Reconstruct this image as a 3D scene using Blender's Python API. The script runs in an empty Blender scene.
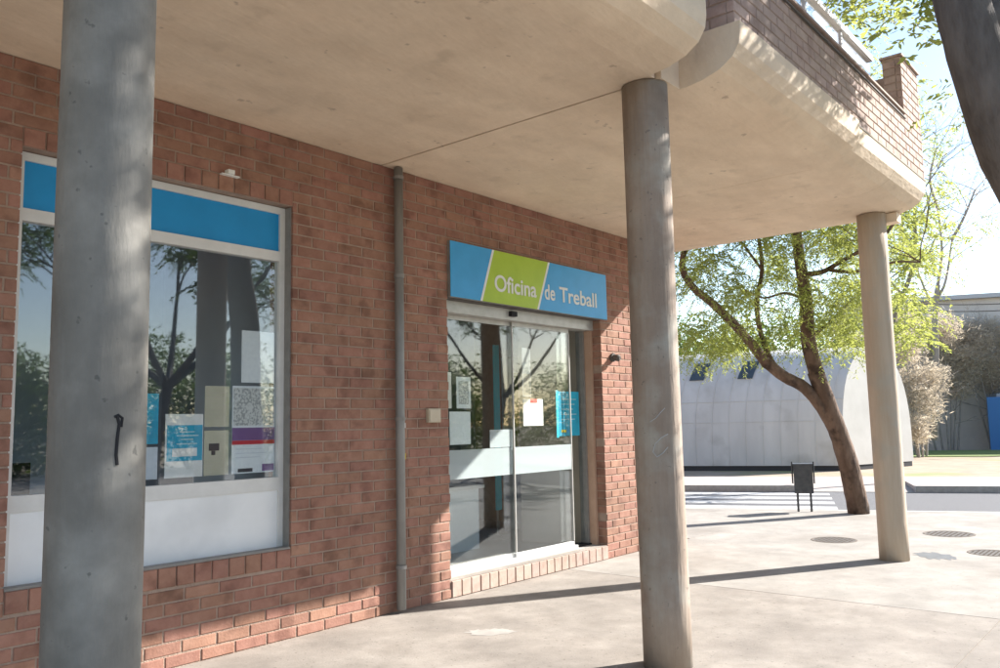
import bpy, math, random
import numpy as np
from mathutils import Vector, Matrix
random.seed(7); rng = np.random.default_rng(7)
SC = bpy.context.scene
COL = SC.collection

# ---------------------------------------------------------------- camera, sky, sun, exposure
CAM = Vector((0.0, -5.1607, 1.4998))
FW = Vector((0.76341824, 0.63682827, 0.10789968)).normalized()
RT = Vector((0.64214079, -0.76631241, -0.02050589)).normalized()
UP = RT.cross(FW).normalized()
FPX = 834.4
cd = bpy.data.cameras.new('camera'); cam = bpy.data.objects.new('camera', cd); COL.objects.link(cam)
m = Matrix((RT, UP, -FW)).transposed().to_4x4(); m.translation = CAM
cam.matrix_world = m
cd.sensor_width = 36.0; cd.lens = FPX * 36.0 / 1000.0; cd.clip_end = 2000.0; cd.clip_start = 0.05
SC.camera = cam

SUN = Vector((0.875, -0.485, 0.588)).normalized()      # direction towards the sun
world = bpy.data.worlds.new('World'); SC.world = world; world.use_nodes = True
wn = world.node_tree.nodes; wl = world.node_tree.links
sky = wn.new('ShaderNodeTexSky'); sky.sky_type = 'NISHITA'; sky.sun_disc = False
sky.sun_elevation = math.asin(SUN.z)
sky.sun_rotation = math.atan2(SUN.x, SUN.y)
sky.air_density = 1.0; sky.dust_density = 0.6; sky.ozone_density = 1.0
wn['Background'].inputs['Strength'].default_value = 0.10
wl.new(sky.outputs[0], wn['Background'].inputs[0])
sl = bpy.data.lights.new('sun', 'SUN'); sl.energy = 5.0; sl.angle = math.radians(0.55); sl.color = (1.0, 0.95, 0.89)
so = bpy.data.objects.new('sun', sl); COL.objects.link(so)
so.rotation_euler = SUN.to_track_quat('Z', 'Y').to_euler(); so.location = (12, -8, 12)
SC.view_settings.view_transform = 'Standard'; SC.view_settings.look = 'None'
SC.view_settings.exposure = 1.52; SC.view_settings.gamma = 1.0
SC.render.engine = 'CYCLES'
SC.cycles.max_bounces = 10; SC.cycles.diffuse_bounces = 5; SC.cycles.transparent_max_bounces = 24
SC.cycles.glossy_bounces = 4; SC.cycles.transmission_bounces = 6

def at(px, py, depth):                                   # photograph pixel + distance along the view -> place in the world
    return CAM + (FW + RT * ((px - 500) / FPX) + UP * ((334 - py) / FPX)) * depth
def to_px(P):
    d = Vector(P) - CAM; z = d.dot(FW)
    return 500 + FPX * d.dot(RT) / z, 334 - FPX * d.dot(UP) / z, z

# ---------------------------------------------------------------- materials
def nt(name):
    ma = bpy.data.materials.new(name); ma.use_nodes = True
    n = ma.node_tree.nodes; n.clear()
    out = n.new('ShaderNodeOutputMaterial')
    return ma, n, ma.node_tree.links, out
def mat(name, c1, c2=None, scale=8.0, rough=0.8, bump=0.0, bscale=None, metal=0.0, spec=0.4, stretch=(1, 1, 1),
        detail=6.0, c3=None, s3=1.2, lo=0.35, hi=0.65, rnd=None, rnd_amt=0.0, lo3=0.52, hi3=0.66, wear=0.0, wscale=0.9, specks=None):
    ma, n, l, out = nt(name)
    b = n.new('ShaderNodeBsdfPrincipled'); l.new(b.outputs[0], out.inputs[0])
    b.inputs['Roughness'].default_value = rough; b.inputs['Metallic'].default_value = metal
    b.inputs['Specular IOR Level'].default_value = spec
    ge = n.new('ShaderNodeNewGeometry')
    mp = n.new('ShaderNodeMapping'); mp.inputs['Scale'].default_value = stretch; l.new(ge.outputs['Position'], mp.inputs[0])
    no = n.new('ShaderNodeTexNoise'); no.inputs['Scale'].default_value = scale; no.inputs['Detail'].default_value = detail
    no.inputs['Roughness'].default_value = 0.62; l.new(mp.outputs[0], no.inputs[0])
    c2 = c2 or c1
    r = n.new('ShaderNodeValToRGB'); l.new(no.outputs[0], r.inputs[0])
    r.color_ramp.elements[0].position = lo; r.color_ramp.elements[1].position = hi
    r.color_ramp.elements[0].color = (*c1, 1); r.color_ramp.elements[1].color = (*c2, 1)
    cur = r.outputs[0]
    if c3:
        n3 = n.new('ShaderNodeTexNoise'); n3.inputs['Scale'].default_value = s3; n3.inputs['Detail'].default_value = 5
        l.new(ge.outputs['Position'], n3.inputs[0])
        r3 = n.new('ShaderNodeValToRGB'); l.new(n3.outputs[0], r3.inputs[0])
        r3.color_ramp.elements[0].position = lo3; r3.color_ramp.elements[1].position = hi3
        mx = n.new('ShaderNodeMix'); mx.data_type = 'RGBA'; l.new(r3.outputs[0], mx.inputs[0])
        l.new(cur, mx.inputs[6]); mx.inputs[7].default_value = (*c3, 1); cur = mx.outputs[2]
    if rnd:
        if rnd == 'object':
            oi = n.new('ShaderNodeObjectInfo'); v = oi.outputs['Random']
        else:
            a = n.new('ShaderNodeAttribute'); a.attribute_name = 'rnd'; v = a.outputs['Fac']
        mr = n.new('ShaderNodeMapRange'); mr.inputs[3].default_value = 1 - rnd_amt; mr.inputs[4].default_value = 1 + rnd_amt
        l.new(v, mr.inputs[0])
        hs = n.new('ShaderNodeHueSaturation'); l.new(mr.outputs[0], hs.inputs['Value']); l.new(cur, hs.inputs['Color'])
        m2 = n.new('ShaderNodeMapRange'); m2.inputs[3].default_value = 0.494; m2.inputs[4].default_value = 0.508
        mul = n.new('ShaderNodeMath'); mul.operation = 'MULTIPLY'; mul.inputs[1].default_value = 7.31; l.new(v, mul.inputs[0])
        fr = n.new('ShaderNodeMath'); fr.operation = 'FRACT'; l.new(mul.outputs[0], fr.inputs[0]); l.new(fr.outputs[0], m2.inputs[0])
        l.new(m2.outputs[0], hs.inputs['Hue']); cur = hs.outputs[0]
    if specks:                                           # (scale, threshold, colour): small pits and blots
        ns = n.new('ShaderNodeTexNoise'); ns.inputs['Scale'].default_value = specks[0]; ns.inputs['Detail'].default_value = 3
        l.new(ge.outputs['Position'], ns.inputs[0])
        rs = n.new('ShaderNodeValToRGB'); l.new(ns.outputs[0], rs.inputs[0]); rs.color_ramp.elements[0].position = specks[1]; rs.color_ramp.elements[1].position = specks[1] + 0.05
        rs.color_ramp.elements[1].color = (specks[3], specks[3], specks[3], 1)
        ms = n.new('ShaderNodeMix'); ms.data_type = 'RGBA'; l.new(rs.outputs[0], ms.inputs[0]); l.new(cur, ms.inputs[6]); ms.inputs[7].default_value = (*specks[2], 1); cur = ms.outputs[2]
    if wear:
        nw = n.new('ShaderNodeTexNoise'); nw.inputs['Scale'].default_value = wscale; nw.inputs['Detail'].default_value = 9; nw.inputs['Roughness'].default_value = 0.7
        l.new(ge.outputs['Position'], nw.inputs[0])
        mw = n.new('ShaderNodeMapRange'); mw.inputs[1].default_value = 0.3; mw.inputs[2].default_value = 0.7; mw.inputs[3].default_value = 1 - wear; mw.inputs[4].default_value = 1 + wear
        l.new(nw.outputs[0], mw.inputs[0]); hw = n.new('ShaderNodeHueSaturation'); l.new(mw.outputs[0], hw.inputs['Value']); l.new(cur, hw.inputs['Color'])
        cur = hw.outputs[0]
    l.new(cur, b.inputs['Base Color'])
    if bump:
        nb = n.new('ShaderNodeTexNoise'); nb.inputs['Scale'].default_value = bscale or scale * 4; nb.inputs['Detail'].default_value = 8
        l.new(mp.outputs[0], nb.inputs[0])
        bp = n.new('ShaderNodeBump'); bp.inputs['Strength'].default_value = bump; bp.inputs['Distance'].default_value = 0.02
        l.new(nb.outputs[0], bp.inputs['Height']); l.new(bp.outputs[0], b.inputs['Normal'])
    return ma
def glass_mat(name, tint=(0.75, 0.8, 0.8), ior=0.07, frost=0.0, frost_col=(0.8, 0.85, 0.85)):
    ma, n, l, out = nt(name)
    tr = n.new('ShaderNodeBsdfTransparent'); tr.inputs[0].default_value = (*tint, 1)
    gl = n.new('ShaderNodeBsdfGlossy'); gl.inputs['Roughness'].default_value = 0.02; gl.inputs[0].default_value = (0.95, 0.97, 1, 1)
    lw = n.new('ShaderNodeLayerWeight'); lw.inputs['Blend'].default_value = 0.5
    pw = n.new('ShaderNodeMath'); pw.operation = 'POWER'; pw.inputs[1].default_value = 5.0; l.new(lw.outputs['Facing'], pw.inputs[0])
    fr = n.new('ShaderNodeMath'); fr.operation = 'MULTIPLY_ADD'; l.new(pw.outputs[0], fr.inputs[0]); fr.inputs[1].default_value = 1 - ior; fr.inputs[2].default_value = ior
    # very slightly uneven panes
    ge = n.new('ShaderNodeNewGeometry'); no = n.new('ShaderNodeTexNoise'); no.inputs['Scale'].default_value = 1.3
    l.new(ge.outputs['Position'], no.inputs[0])
    bp = n.new('ShaderNodeBump'); bp.inputs['Strength'].default_value = 0.03; bp.inputs['Distance'].default_value = 0.02
    l.new(no.outputs[0], bp.inputs['Height']); l.new(bp.outputs[0], gl.inputs['Normal'])
    mx = n.new('ShaderNodeMixShader'); l.new(fr.outputs[0], mx.inputs[0]); l.new(tr.outputs[0], mx.inputs[1]); l.new(gl.outputs[0], mx.inputs[2])
    cur = mx.outputs[0]
    if frost:
        df = n.new('ShaderNodeBsdfDiffuse'); df.inputs[0].default_value = (*frost_col, 1)
        m2 = n.new('ShaderNodeMixShader'); m2.inputs[0].default_value = frost
        l.new(cur, m2.inputs[1]); l.new(df.outputs[0], m2.inputs[2]); cur = m2.outputs[0]
    l.new(cur, out.inputs[0])
    return ma
def leaf_mat(name, c1, c2, trans, tf=0.45):
    ma, n, l, out = nt(name)
    a = n.new('ShaderNodeAttribute'); a.attribute_name = 'rnd'
    r = n.new('ShaderNodeValToRGB'); l.new(a.outputs['Fac'], r.inputs[0])
    r.color_ramp.elements[0].color = (*c1, 1); r.color_ramp.elements[1].color = (*c2, 1)
    d = n.new('ShaderNodeBsdfPrincipled'); d.inputs['Roughness'].default_value = 0.55; d.inputs['Specular IOR Level'].default_value = 0.3
    l.new(r.outputs[0], d.inputs['Base Color'])
    t = n.new('ShaderNodeBsdfTranslucent'); t.inputs[0].default_value = (*trans, 1)
    mx = n.new('ShaderNodeMixShader'); mx.inputs[0].default_value = tf
    l.new(d.outputs[0], mx.inputs[1]); l.new(t.outputs[0], mx.inputs[2]); l.new(mx.outputs[0], out.inputs[0])
    return ma
BR1, BR2, BR3 = (0.268, 0.134, 0.094), (0.335, 0.180, 0.131), (0.195, 0.096, 0.068)
M = {}
M['brick'] = mat('brick_clay', BR1, BR2, 9, 0.88, 0.18, 60, c3=BR3, s3=5, wear=0.16, rnd='object', rnd_amt=0.12)
M['brick_a'] = mat('brick_clay_joined', BR1, BR2, 9, 0.88, 0.18, 60, c3=BR3, s3=5, wear=0.16, rnd='attr', rnd_amt=0.12)
M['brick_pale'] = mat('brick_pale_dusty_sunlit', (0.37, 0.27, 0.225), (0.44, 0.33, 0.28), 9, 0.9, 0.15, 60, c3=(0.32, 0.225, 0.185), s3=5, rnd='attr', rnd_amt=0.1)  # dusty parapet brick; on the step its pallor stands in for sunlight
M['mortar'] = mat('mortar', (0.31, 0.225, 0.175), (0.38, 0.285, 0.225), 14, 0.95, 0.5, 80, wear=0.2)
M['slab'] = mat('overhang_concrete', (0.67, 0.54, 0.40), (0.74, 0.61, 0.46), 2.2, 0.9, 0.35, 18, stretch=(0.5, 1.6, 1), c3=(0.57, 0.46, 0.34), s3=3.5, lo3=0.6, hi3=0.78, wear=0.10, wscale=1.6, specks=(9.0, 0.70, (0.36, 0.28, 0.21), 0.6))
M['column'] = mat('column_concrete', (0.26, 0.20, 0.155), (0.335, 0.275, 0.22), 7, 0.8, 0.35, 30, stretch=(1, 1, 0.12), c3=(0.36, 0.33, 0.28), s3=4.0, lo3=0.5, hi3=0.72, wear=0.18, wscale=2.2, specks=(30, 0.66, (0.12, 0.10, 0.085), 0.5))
M['column_sun'] = mat('column_concrete_sunlit', (0.43, 0.345, 0.26), (0.51, 0.43, 0.34), 7, 0.85, 0.3, 30, stretch=(1, 1, 0.12), c3=(0.42, 0.38, 0.32), s3=4.0, lo3=0.5, hi3=0.72)  # same column concrete, paled so the sun glare sits in its colour
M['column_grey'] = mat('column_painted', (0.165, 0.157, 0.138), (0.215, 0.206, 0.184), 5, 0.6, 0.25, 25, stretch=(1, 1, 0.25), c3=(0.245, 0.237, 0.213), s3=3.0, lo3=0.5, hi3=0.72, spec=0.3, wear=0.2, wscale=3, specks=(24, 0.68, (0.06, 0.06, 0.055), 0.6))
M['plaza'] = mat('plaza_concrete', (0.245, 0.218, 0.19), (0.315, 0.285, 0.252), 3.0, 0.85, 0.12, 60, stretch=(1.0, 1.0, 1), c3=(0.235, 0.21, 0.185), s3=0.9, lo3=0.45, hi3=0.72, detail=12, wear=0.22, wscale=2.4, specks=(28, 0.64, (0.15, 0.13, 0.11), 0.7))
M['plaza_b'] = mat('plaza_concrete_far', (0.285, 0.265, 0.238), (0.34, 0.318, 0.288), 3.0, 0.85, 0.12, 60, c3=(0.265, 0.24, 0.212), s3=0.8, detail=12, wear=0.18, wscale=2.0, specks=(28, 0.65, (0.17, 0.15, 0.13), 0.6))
M['joint'] = mat('joint_dirt', (0.22, 0.19, 0.16), (0.30, 0.27, 0.23), 30, 0.95)
M['asphalt'] = mat('asphalt', (0.125, 0.125, 0.13), (0.16, 0.16, 0.165), 40, 0.9, 0.4, 150)
M['road_white'] = mat('road_paint', (0.42, 0.42, 0.41), (0.52, 0.52, 0.51), 20, 0.8)
M['kerb'] = mat('kerb_stone', (0.36, 0.34, 0.31), (0.45, 0.43, 0.4), 12, 0.9)
M['walk'] = mat('far_pavement', (0.36, 0.31, 0.28), (0.42, 0.37, 0.335), 6, 0.9)
M['dirt'] = mat('bare_earth', (0.30, 0.235, 0.17), (0.37, 0.30, 0.225), 1.5, 0.95, 0.5, 10, c3=(0.24, 0.26, 0.11), s3=0.35)
M['grassbase'] = mat('grass_green', (0.13, 0.18, 0.05), (0.22, 0.28, 0.09), 12, 0.95)
M['white'] = mat('white_frame', (0.62, 0.62, 0.60), (0.70, 0.70, 0.68), 6, 0.4)
M['panel_white'] = mat('white_panel', (0.76, 0.78, 0.79), (0.82, 0.84, 0.85), 2.5, 0.35, c3=(0.68, 0.70, 0.71), s3=1.5)
M['blue'] = mat('blue_panel', (0.005, 0.25, 0.56), (0.007, 0.28, 0.62), 3, 0.45)
M['sign_blue'] = mat('sign_blue', (0.028, 0.31, 0.64), (0.036, 0.34, 0.70), 6, 0.4)
M['sign_green'] = mat('sign_green', (0.34, 0.50, 0.025), (0.39, 0.55, 0.035), 6, 0.4)
M['text_white'] = mat('lettering_white', (0.75, 0.77, 0.75))
M['alu'] = mat('aluminium', (0.42, 0.41, 0.38), (0.5, 0.49, 0.46), 9, 0.45, metal=0.3)
M['alu_dark'] = mat('grey_reveal', (0.20, 0.19, 0.18), (0.26, 0.25, 0.23), 9, 0.5)
M['pipe'] = mat('zinc_pipe', (0.21, 0.21, 0.205), (0.30, 0.30, 0.29), 5, 0.5, metal=0.3, stretch=(1, 1, 0.3))
M['post'] = mat('tan_post', (0.42, 0.27, 0.19), (0.48, 0.32, 0.23), 6, 0.6)
M['beige_box'] = mat('beige_plastic', (0.5, 0.43, 0.32), (0.56, 0.49, 0.38), 9, 0.5)
M['black'] = mat('black_plastic', (0.015, 0.015, 0.017))
M['dark'] = mat('dark_interior', (0.16, 0.18, 0.21), (0.2, 0.22, 0.25), 2)
M['floor_in'] = mat('interior_floor', (0.48, 0.48, 0.47), (0.54, 0.54, 0.53), 3, 0.35)
M['wall_in'] = mat('interior_wall', (0.58, 0.63, 0.68), (0.64, 0.69, 0.74), 2)
M['wall_grey'] = mat('vestibule_wall', (0.5, 0.46, 0.38), (0.56, 0.52, 0.44), 2)
M['glass'] = glass_mat('window_glass', (0.94, 0.96, 0.97), 0.085)
M['door_glass'] = glass_mat('door_glass', (0.95, 0.97, 0.965), 0.065)
M['rail_glass'] = glass_mat('balustrade_glass', (0.95, 0.97, 0.97), 0.04)
M['frost'] = glass_mat('frosted_film', (0.9, 0.93, 0.93), 0.05, 0.40, (0.66, 0.74, 0.74))
M['paper'] = mat('paper_white', (0.72, 0.73, 0.70), (0.8, 0.8, 0.78), 12)
M['paper_pale'] = mat('paper_pale', (0.74, 0.79, 0.81), (0.82, 0.86, 0.87), 40)
M['paper_beige'] = mat('paper_beige', (0.52, 0.50, 0.38), (0.58, 0.56, 0.44), 12)
M['paper_dots'] = mat('paper_dots', (0.36, 0.38, 0.38), (0.66, 0.68, 0.66), 60, lo=0.45, hi=0.52)
M['purple'] = mat('print_purple', (0.19, 0.10, 0.27))
M['red'] = mat('print_red', (0.55, 0.03, 0.05))
M['cyan'] = mat('print_cyan', (0.02, 0.33, 0.5), (0.03, 0.42, 0.62), 10)
M['cyan_light'] = mat('print_light_cyan', (0.05, 0.6, 0.75))
M['teal_text'] = mat('print_text', (0.45, 0.65, 0.7))
M['yellow'] = mat('print_yellow', (0.65, 0.5, 0.03))
M['ink'] = mat('print_dark', (0.05, 0.05, 0.06))
M['hut'] = mat('hut_plaster', (0.54, 0.53, 0.515), (0.62, 0.61, 0.595), 1.4, 0.6, c3=(0.40, 0.385, 0.36), s3=0.9, stretch=(1, 1, 0.25), lo3=0.55, hi3=0.75)
M['hut_end'] = mat('hut_end_plaster', (0.50, 0.49, 0.46), (0.58, 0.57, 0.54), 1.0, 0.8)
M['hut_gap_shade'] = mat('hut_gap_shade', (0.05, 0.05, 0.055))  # near black for the shade in the gap under the hut
M['skylight'] = mat('skylight_pane', (0.05, 0.07, 0.09), (0.07, 0.09, 0.11), 3, 0.2)
M['bark'] = mat('bark', (0.105, 0.068, 0.048), (0.19, 0.13, 0.095), 8, 0.95, 1.0, 26, stretch=(1, 1, 0.3), c3=(0.06, 0.04, 0.03), s3=5)
M['bark_dark'] = mat('bark_dark', (0.095, 0.08, 0.07), (0.16, 0.14, 0.125), 8, 0.95, 1.0, 26, stretch=(1, 1, 0.3))
M['bark_pale'] = mat('bark_pale', (0.26, 0.23, 0.21), (0.34, 0.31, 0.28), 8, 0.9)
M['leaf'] = leaf_mat('leaf_fresh', (0.085, 0.12, 0.035), (0.25, 0.27, 0.08), (0.46, 0.50, 0.12), 0.5)
M['leaf2'] = leaf_mat('leaf_deep', (0.035, 0.07, 0.018), (0.08, 0.12, 0.03), (0.16, 0.24, 0.04), 0.35)
M['twig_tan'] = leaf_mat('twig_tan', (0.48, 0.40, 0.31), (0.70, 0.62, 0.50), (0.62, 0.54, 0.42), 0.5)
M['bin'] = mat('bin_metal', (0.06, 0.065, 0.075), (0.09, 0.095, 0.1), 12, 0.5, metal=0.3)
M['far_wall'] = mat('far_render_grey', (0.62, 0.56, 0.52), (0.70, 0.64, 0.59), 1.5, 0.9)
M['far_low'] = mat('far_blue_grey', (0.27, 0.30, 0.36), (0.34, 0.37, 0.42), 1.5, 0.9)
M['far_door'] = mat('far_blue_door', (0.07, 0.20, 0.46))
M['roof_pale'] = mat('pale_edge', (0.5, 0.5, 0.52))
M['cream'] = mat('cream_render', (0.30, 0.28, 0.25), (0.36, 0.34, 0.31), 2, 0.9)
M['cast_iron'] = mat('cast_iron', (0.13, 0.105, 0.085), (0.19, 0.16, 0.135), 30, 0.8, metal=0.2)
M['steel_dark'] = mat('steel_dark', (0.09, 0.085, 0.08), (0.12, 0.11, 0.1))

# ---------------------------------------------------------------- mesh helpers
class MB:
    def __init__(s): s.v = []; s.f = []; s.r = []
    def quad_box(s, P, rnd=0.5):                       # 8 corners: bottom 4 then top 4
        b = len(s.v); s.v += [tuple(p) for p in P]
        for f in ((0, 3, 2, 1), (4, 5, 6, 7), (0, 1, 5, 4), (1, 2, 6, 5), (2, 3, 7, 6), (3, 0, 4, 7)):
            s.f.append(tuple(b + i for i in f)); s.r.append(rnd)
        return s
    def box(s, x0, x1, y0, y1, z0, z1, rnd=0.5):
        return s.quad_box([(x0, y0, z0), (x1, y0, z0), (x1, y1, z0), (x0, y1, z0), (x0, y0, z1), (x1, y0, z1), (x1, y1, z1), (x0, y1, z1)], rnd)
    def brick(s, x0, x1, y0, y1, z0, z1, rnd=0.5, c=0.004, face='-y'):
        # box with chamfered front; face: '-y' '-x' '+x' '+y'
        def T(a, d, z):                                # a along the wall, d depth from the front
            if face == '-y': return (a, y0 + d, z)
            if face == '+y': return (a, y1 - d, z)
            if face == '-x': return (x0 + d, a, z)
            return (x1 - d, a, z)
        a0, a1 = (x0, x1) if face in ('-y', '+y') else (y0, y1)
        D = (y1 - y0) if face in ('-y', '+y') else (x1 - x0)
        c = min(c, (a1 - a0) * 0.3)
        b = len(s.v)
        for d, e in ((D, 0), (c, 0), (0, c)):
            for a, z in ((a0 + e, z0 + e), (a1 - e, z0 + e), (a1 - e, z1 - e), (a0 + e, z1 - e)): s.v.append(T(a, d, z))
        flip = face in ('+y', '-x')
        fs = [(8, 9, 10, 11)]
        for k in (0, 4):
            for i in range(4):
                j = (i + 1) % 4; fs.append((k + i, k + j, k + 4 + j, k + 4 + i))
        for f in fs:
            f = tuple(b + i for i in f); s.f.append(f[::-1] if flip else f); s.r.append(rnd)
        return s
    def tube(s, pts, rad, n=10, rnd=0.5, cap=True, wob=0.0):
        pts = [Vector(p) for p in pts]; b0 = len(s.v)
        t = (pts[1] - pts[0]).normalized(); ref = Vector((0, 1, 0)) if abs(t.z) > 0.7 else Vector((0, 0, 1))
        u = t.cross(ref).normalized()
        for i, p in enumerate(pts):
            t = (pts[min(i + 1, len(pts) - 1)] - pts[max(i - 1, 0)]).normalized()
            u = (u - t * u.dot(t)).normalized(); w = t.cross(u)
            r = rad[i] if isinstance(rad, (list, tuple)) else rad
            for k in range(n):
                a = 2 * math.pi * k / n; rr = r * (1 + (random.uniform(-wob, wob) if wob else 0))
                s.v.append(tuple(p + (u * math.cos(a) + w * math.sin(a)) * rr))
        for i in range(len(pts) - 1):
            for k in range(n):
                k2 = (k + 1) % n; s.f.append((b0 + i * n + k, b0 + i * n + k2, b0 + (i + 1) * n + k2, b0 + (i + 1) * n + k)); s.r.append(rnd)
        if cap:
            s.f.append(tuple(b0 + k for k in range(n))[::-1]); s.r.append(rnd)
            s.f.append(tuple(b0 + (len(pts) - 1) * n + k for k in range(n))); s.r.append(rnd)
        return s
    def sweep(s, prof, ax0, ax1, axis='x', rnd=0.5):   # closed profile (y,z) or (x,z) swept along axis
        n = len(prof); b = len(s.v)
        for a in (ax0, ax1):
            for p, z in prof: s.v.append((a, p, z) if axis == 'x' else (p, a, z))
        for i in range(n):
            j = (i + 1) % n; s.f.append((b + i, b + j, b + n + j, b + n + i)); s.r.append(rnd)
        s.f.append(tuple(b + i for i in range(n))[::-1]); s.r.append(rnd); s.f.append(tuple(b + n + i for i in range(n))); s.r.append(rnd)
        return s
    def build(s, name, ma, parent=None, smooth=False, kind=None):
        me = bpy.data.meshes.new(name); me.from_pydata(s.v, [], s.f)
        me.materials.append(ma)
        a = me.attributes.new('rnd', 'FLOAT', 'FACE'); a.data.foreach_set('value', np.array(s.r, dtype=np.float32))
        if smooth: me.polygons.foreach_set('use_smooth', [True] * len(me.polygons))
        me.update()
        o = bpy.data.objects.new(name, me); COL.objects.link(o)
        if parent is not None:
            o.parent = parent; o.matrix_parent_inverse = Matrix.Translation(-parent_loc(parent))
        if kind: o['kind'] = kind
        return o
def parent_loc(o):
    return o.location.copy() if o.type == 'EMPTY' else Vector((0, 0, 0))
def fix_normals(o):
    import bmesh
    bm = bmesh.new(); bm.from_mesh(o.data); bmesh.ops.recalc_face_normals(bm, faces=bm.faces); bm.to_mesh(o.data); bm.free(); return o
def thing(name, label, cat, loc=(0, 0, 0), group=None):
    o = bpy.data.objects.new(name, None); COL.objects.link(o); o.location = loc; o.empty_display_size = 0.2
    o['label'] = label; o['category'] = cat
    if group: o['group'] = group
    return o
def tag(o, label, cat, group=None, kind=None):
    o['label'] = label; o['category'] = cat
    if group: o['group'] = group
    if kind: o['kind'] = kind
    return o
def box(name, x0, x1, y0, y1, z0, z1, ma, parent=None, kind=None):
    return MB().box(x0, x1, y0, y1, z0, z1).build(name, ma, parent, kind=kind)

# ---------------------------------------------------------------- setting: ground, plaza, road
KN = Vector((0.933, 0.36, 0)); KU = Vector((0.36, -0.933, 0))     # across the road / along the kerb
def kp(n, u, z=0.0): v = KN * n + KU * u; return (v.x, v.y, z)
def strip(name, n0, n1, u0, u1, z0, z1, ma, parent=None, kind='structure'):
    m_ = MB().quad_box([kp(n0, u0, z0), kp(n0, u1, z0), kp(n1, u1, z0), kp(n1, u0, z0), kp(n0, u0, z1), kp(n0, u1, z1), kp(n1, u1, z1), kp(n1, u0, z1)])
    return fix_normals(m_.build(name, ma, parent, kind=kind))
NK, FK = 13.05, 18.15
me = MB(); me.v = [(-600, -600, -0.16), (600, -600, -0.16), (600, 600, -0.16), (-600, 600, -0.16)]; me.f = [(0, 1, 2, 3)]; me.r = [.5]
me.build('ground', M['dirt'], kind='structure')
# plaza: concrete bed with poured panels on it (joint seen at x = 7.2)
U0, U1 = -14.0, 40.0
bed = MB()
def poly_slab(name, poly, z0, z1, ma, parent=None, kind=None):
    n = len(poly); m_ = MB(); m_.v = [(x, y, z0) for x, y in poly] + [(x, y, z1) for x, y in poly]
    m_.f = [tuple(range(n))[::-1], tuple(range(n, 2 * n))] + [(i, (i + 1) % n, n + (i + 1) % n, n + i) for i in range(n)]
    m_.r = [.5] * len(m_.f); o = m_.build(name, ma, parent, kind=kind); return fix_normals(o)
def kx(n, y): return (n - KN.y * y) / KN.x                        # x where the kerb line n crosses y
NE = NK - 0.14
plaza = poly_slab('plaza_pavement', [(-30, -30), (kx(NE, -30), -30), (kx(NE, 12), 12), (-30, 12)], -0.16, -0.006, M['joint'], kind='structure')
ys = [-30, -18, -12.0, -7.6, -3.9, 0.0]
xs = [-30, -12, -2.4, 2.4, 7.2]
G = 0.005
for j in range(len(ys) - 1):
    y0, y1 = ys[j] + G, ys[j + 1] - G
    for i in range(len(xs) - 1):
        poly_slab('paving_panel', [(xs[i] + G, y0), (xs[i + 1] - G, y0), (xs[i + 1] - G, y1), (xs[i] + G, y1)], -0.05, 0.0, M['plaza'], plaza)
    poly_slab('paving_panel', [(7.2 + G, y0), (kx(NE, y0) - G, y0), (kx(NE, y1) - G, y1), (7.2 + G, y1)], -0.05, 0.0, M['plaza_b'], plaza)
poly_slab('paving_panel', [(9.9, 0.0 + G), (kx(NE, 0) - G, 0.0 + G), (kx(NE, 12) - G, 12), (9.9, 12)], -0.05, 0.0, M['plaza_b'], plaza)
kerb = strip('near_kerb', NE, NK, -13, 32, -0.16, 0.002, M['kerb'])
strip('road', NK + 0.001, FK - 0.001, -30, 60, -0.17, -0.13, M['asphalt'])
# far pavement, with a dropped stretch where the crossing meets it
GA, GB = 5.1, 7.35
strip('far_pavement', FK + 0.14, 21.4, -30, GA, -0.17, 0.0, M['walk'])
strip('far_pavement', FK + 0.14, 21.4, GB, 60, -0.17, 0.0, M['walk'])
mr_ = MB().quad_box([kp(FK + .14, GA + .002, -.17), kp(FK + .14, GB - .002, -.17), kp(21.4, GB - .002, -.17), kp(21.4, GA + .002, -.17), kp(FK + .14, GA + .002, -.115), kp(FK + .14, GB - .002, -.115), kp(21.4, GB - .002, -.001), kp(21.4, GA + .002, -.001)])
fix_normals(mr_.build('far_pavement', M['walk'], kind='structure'))
strip('far_kerb', FK, FK + 0.138, -30, GA, -0.17, 0.012, M['kerb'])
strip('far_kerb', FK, FK + 0.138, GB, 60, -0.17, 0.012, M['kerb'])
strip('dropped_kerb', FK, FK + 0.138, GA + .002, GB - .002, -0.17, -0.118, M['kerb'])
crossing = None
for i in range(5):
    n0 = NK + 0.35 + i * 0.98
    strip('crossing_stripe', n0, n0 + 0.5, -6.0, 5.6, -0.13, -0.126, M['road_white'])
strip('grass_verge', 33.0, 38.8, 2, 40, -0.155, 0.0, M['grassbase'], kind='structure')
strip('dirt_verge', 21.4, 32.99, -30, 60, -0.158, -0.03, M['dirt'])

# ---------------------------------------------------------------- office building
H = 3.71; XE = 9.80; XW = -4.0
WX0, WX1, WZ0, WZ1 = 1.86, 3.765, 0.645, 3.175            # window opening
DX0, DX1, DZ0, DZ1 = 5.455, 7.97, 0.15, 2.69              # door opening
REC = 0.20
bld = thing('brick_building', 'red brick ground floor office building under a concrete overhang', 'building', (4, 0, 0))
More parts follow.
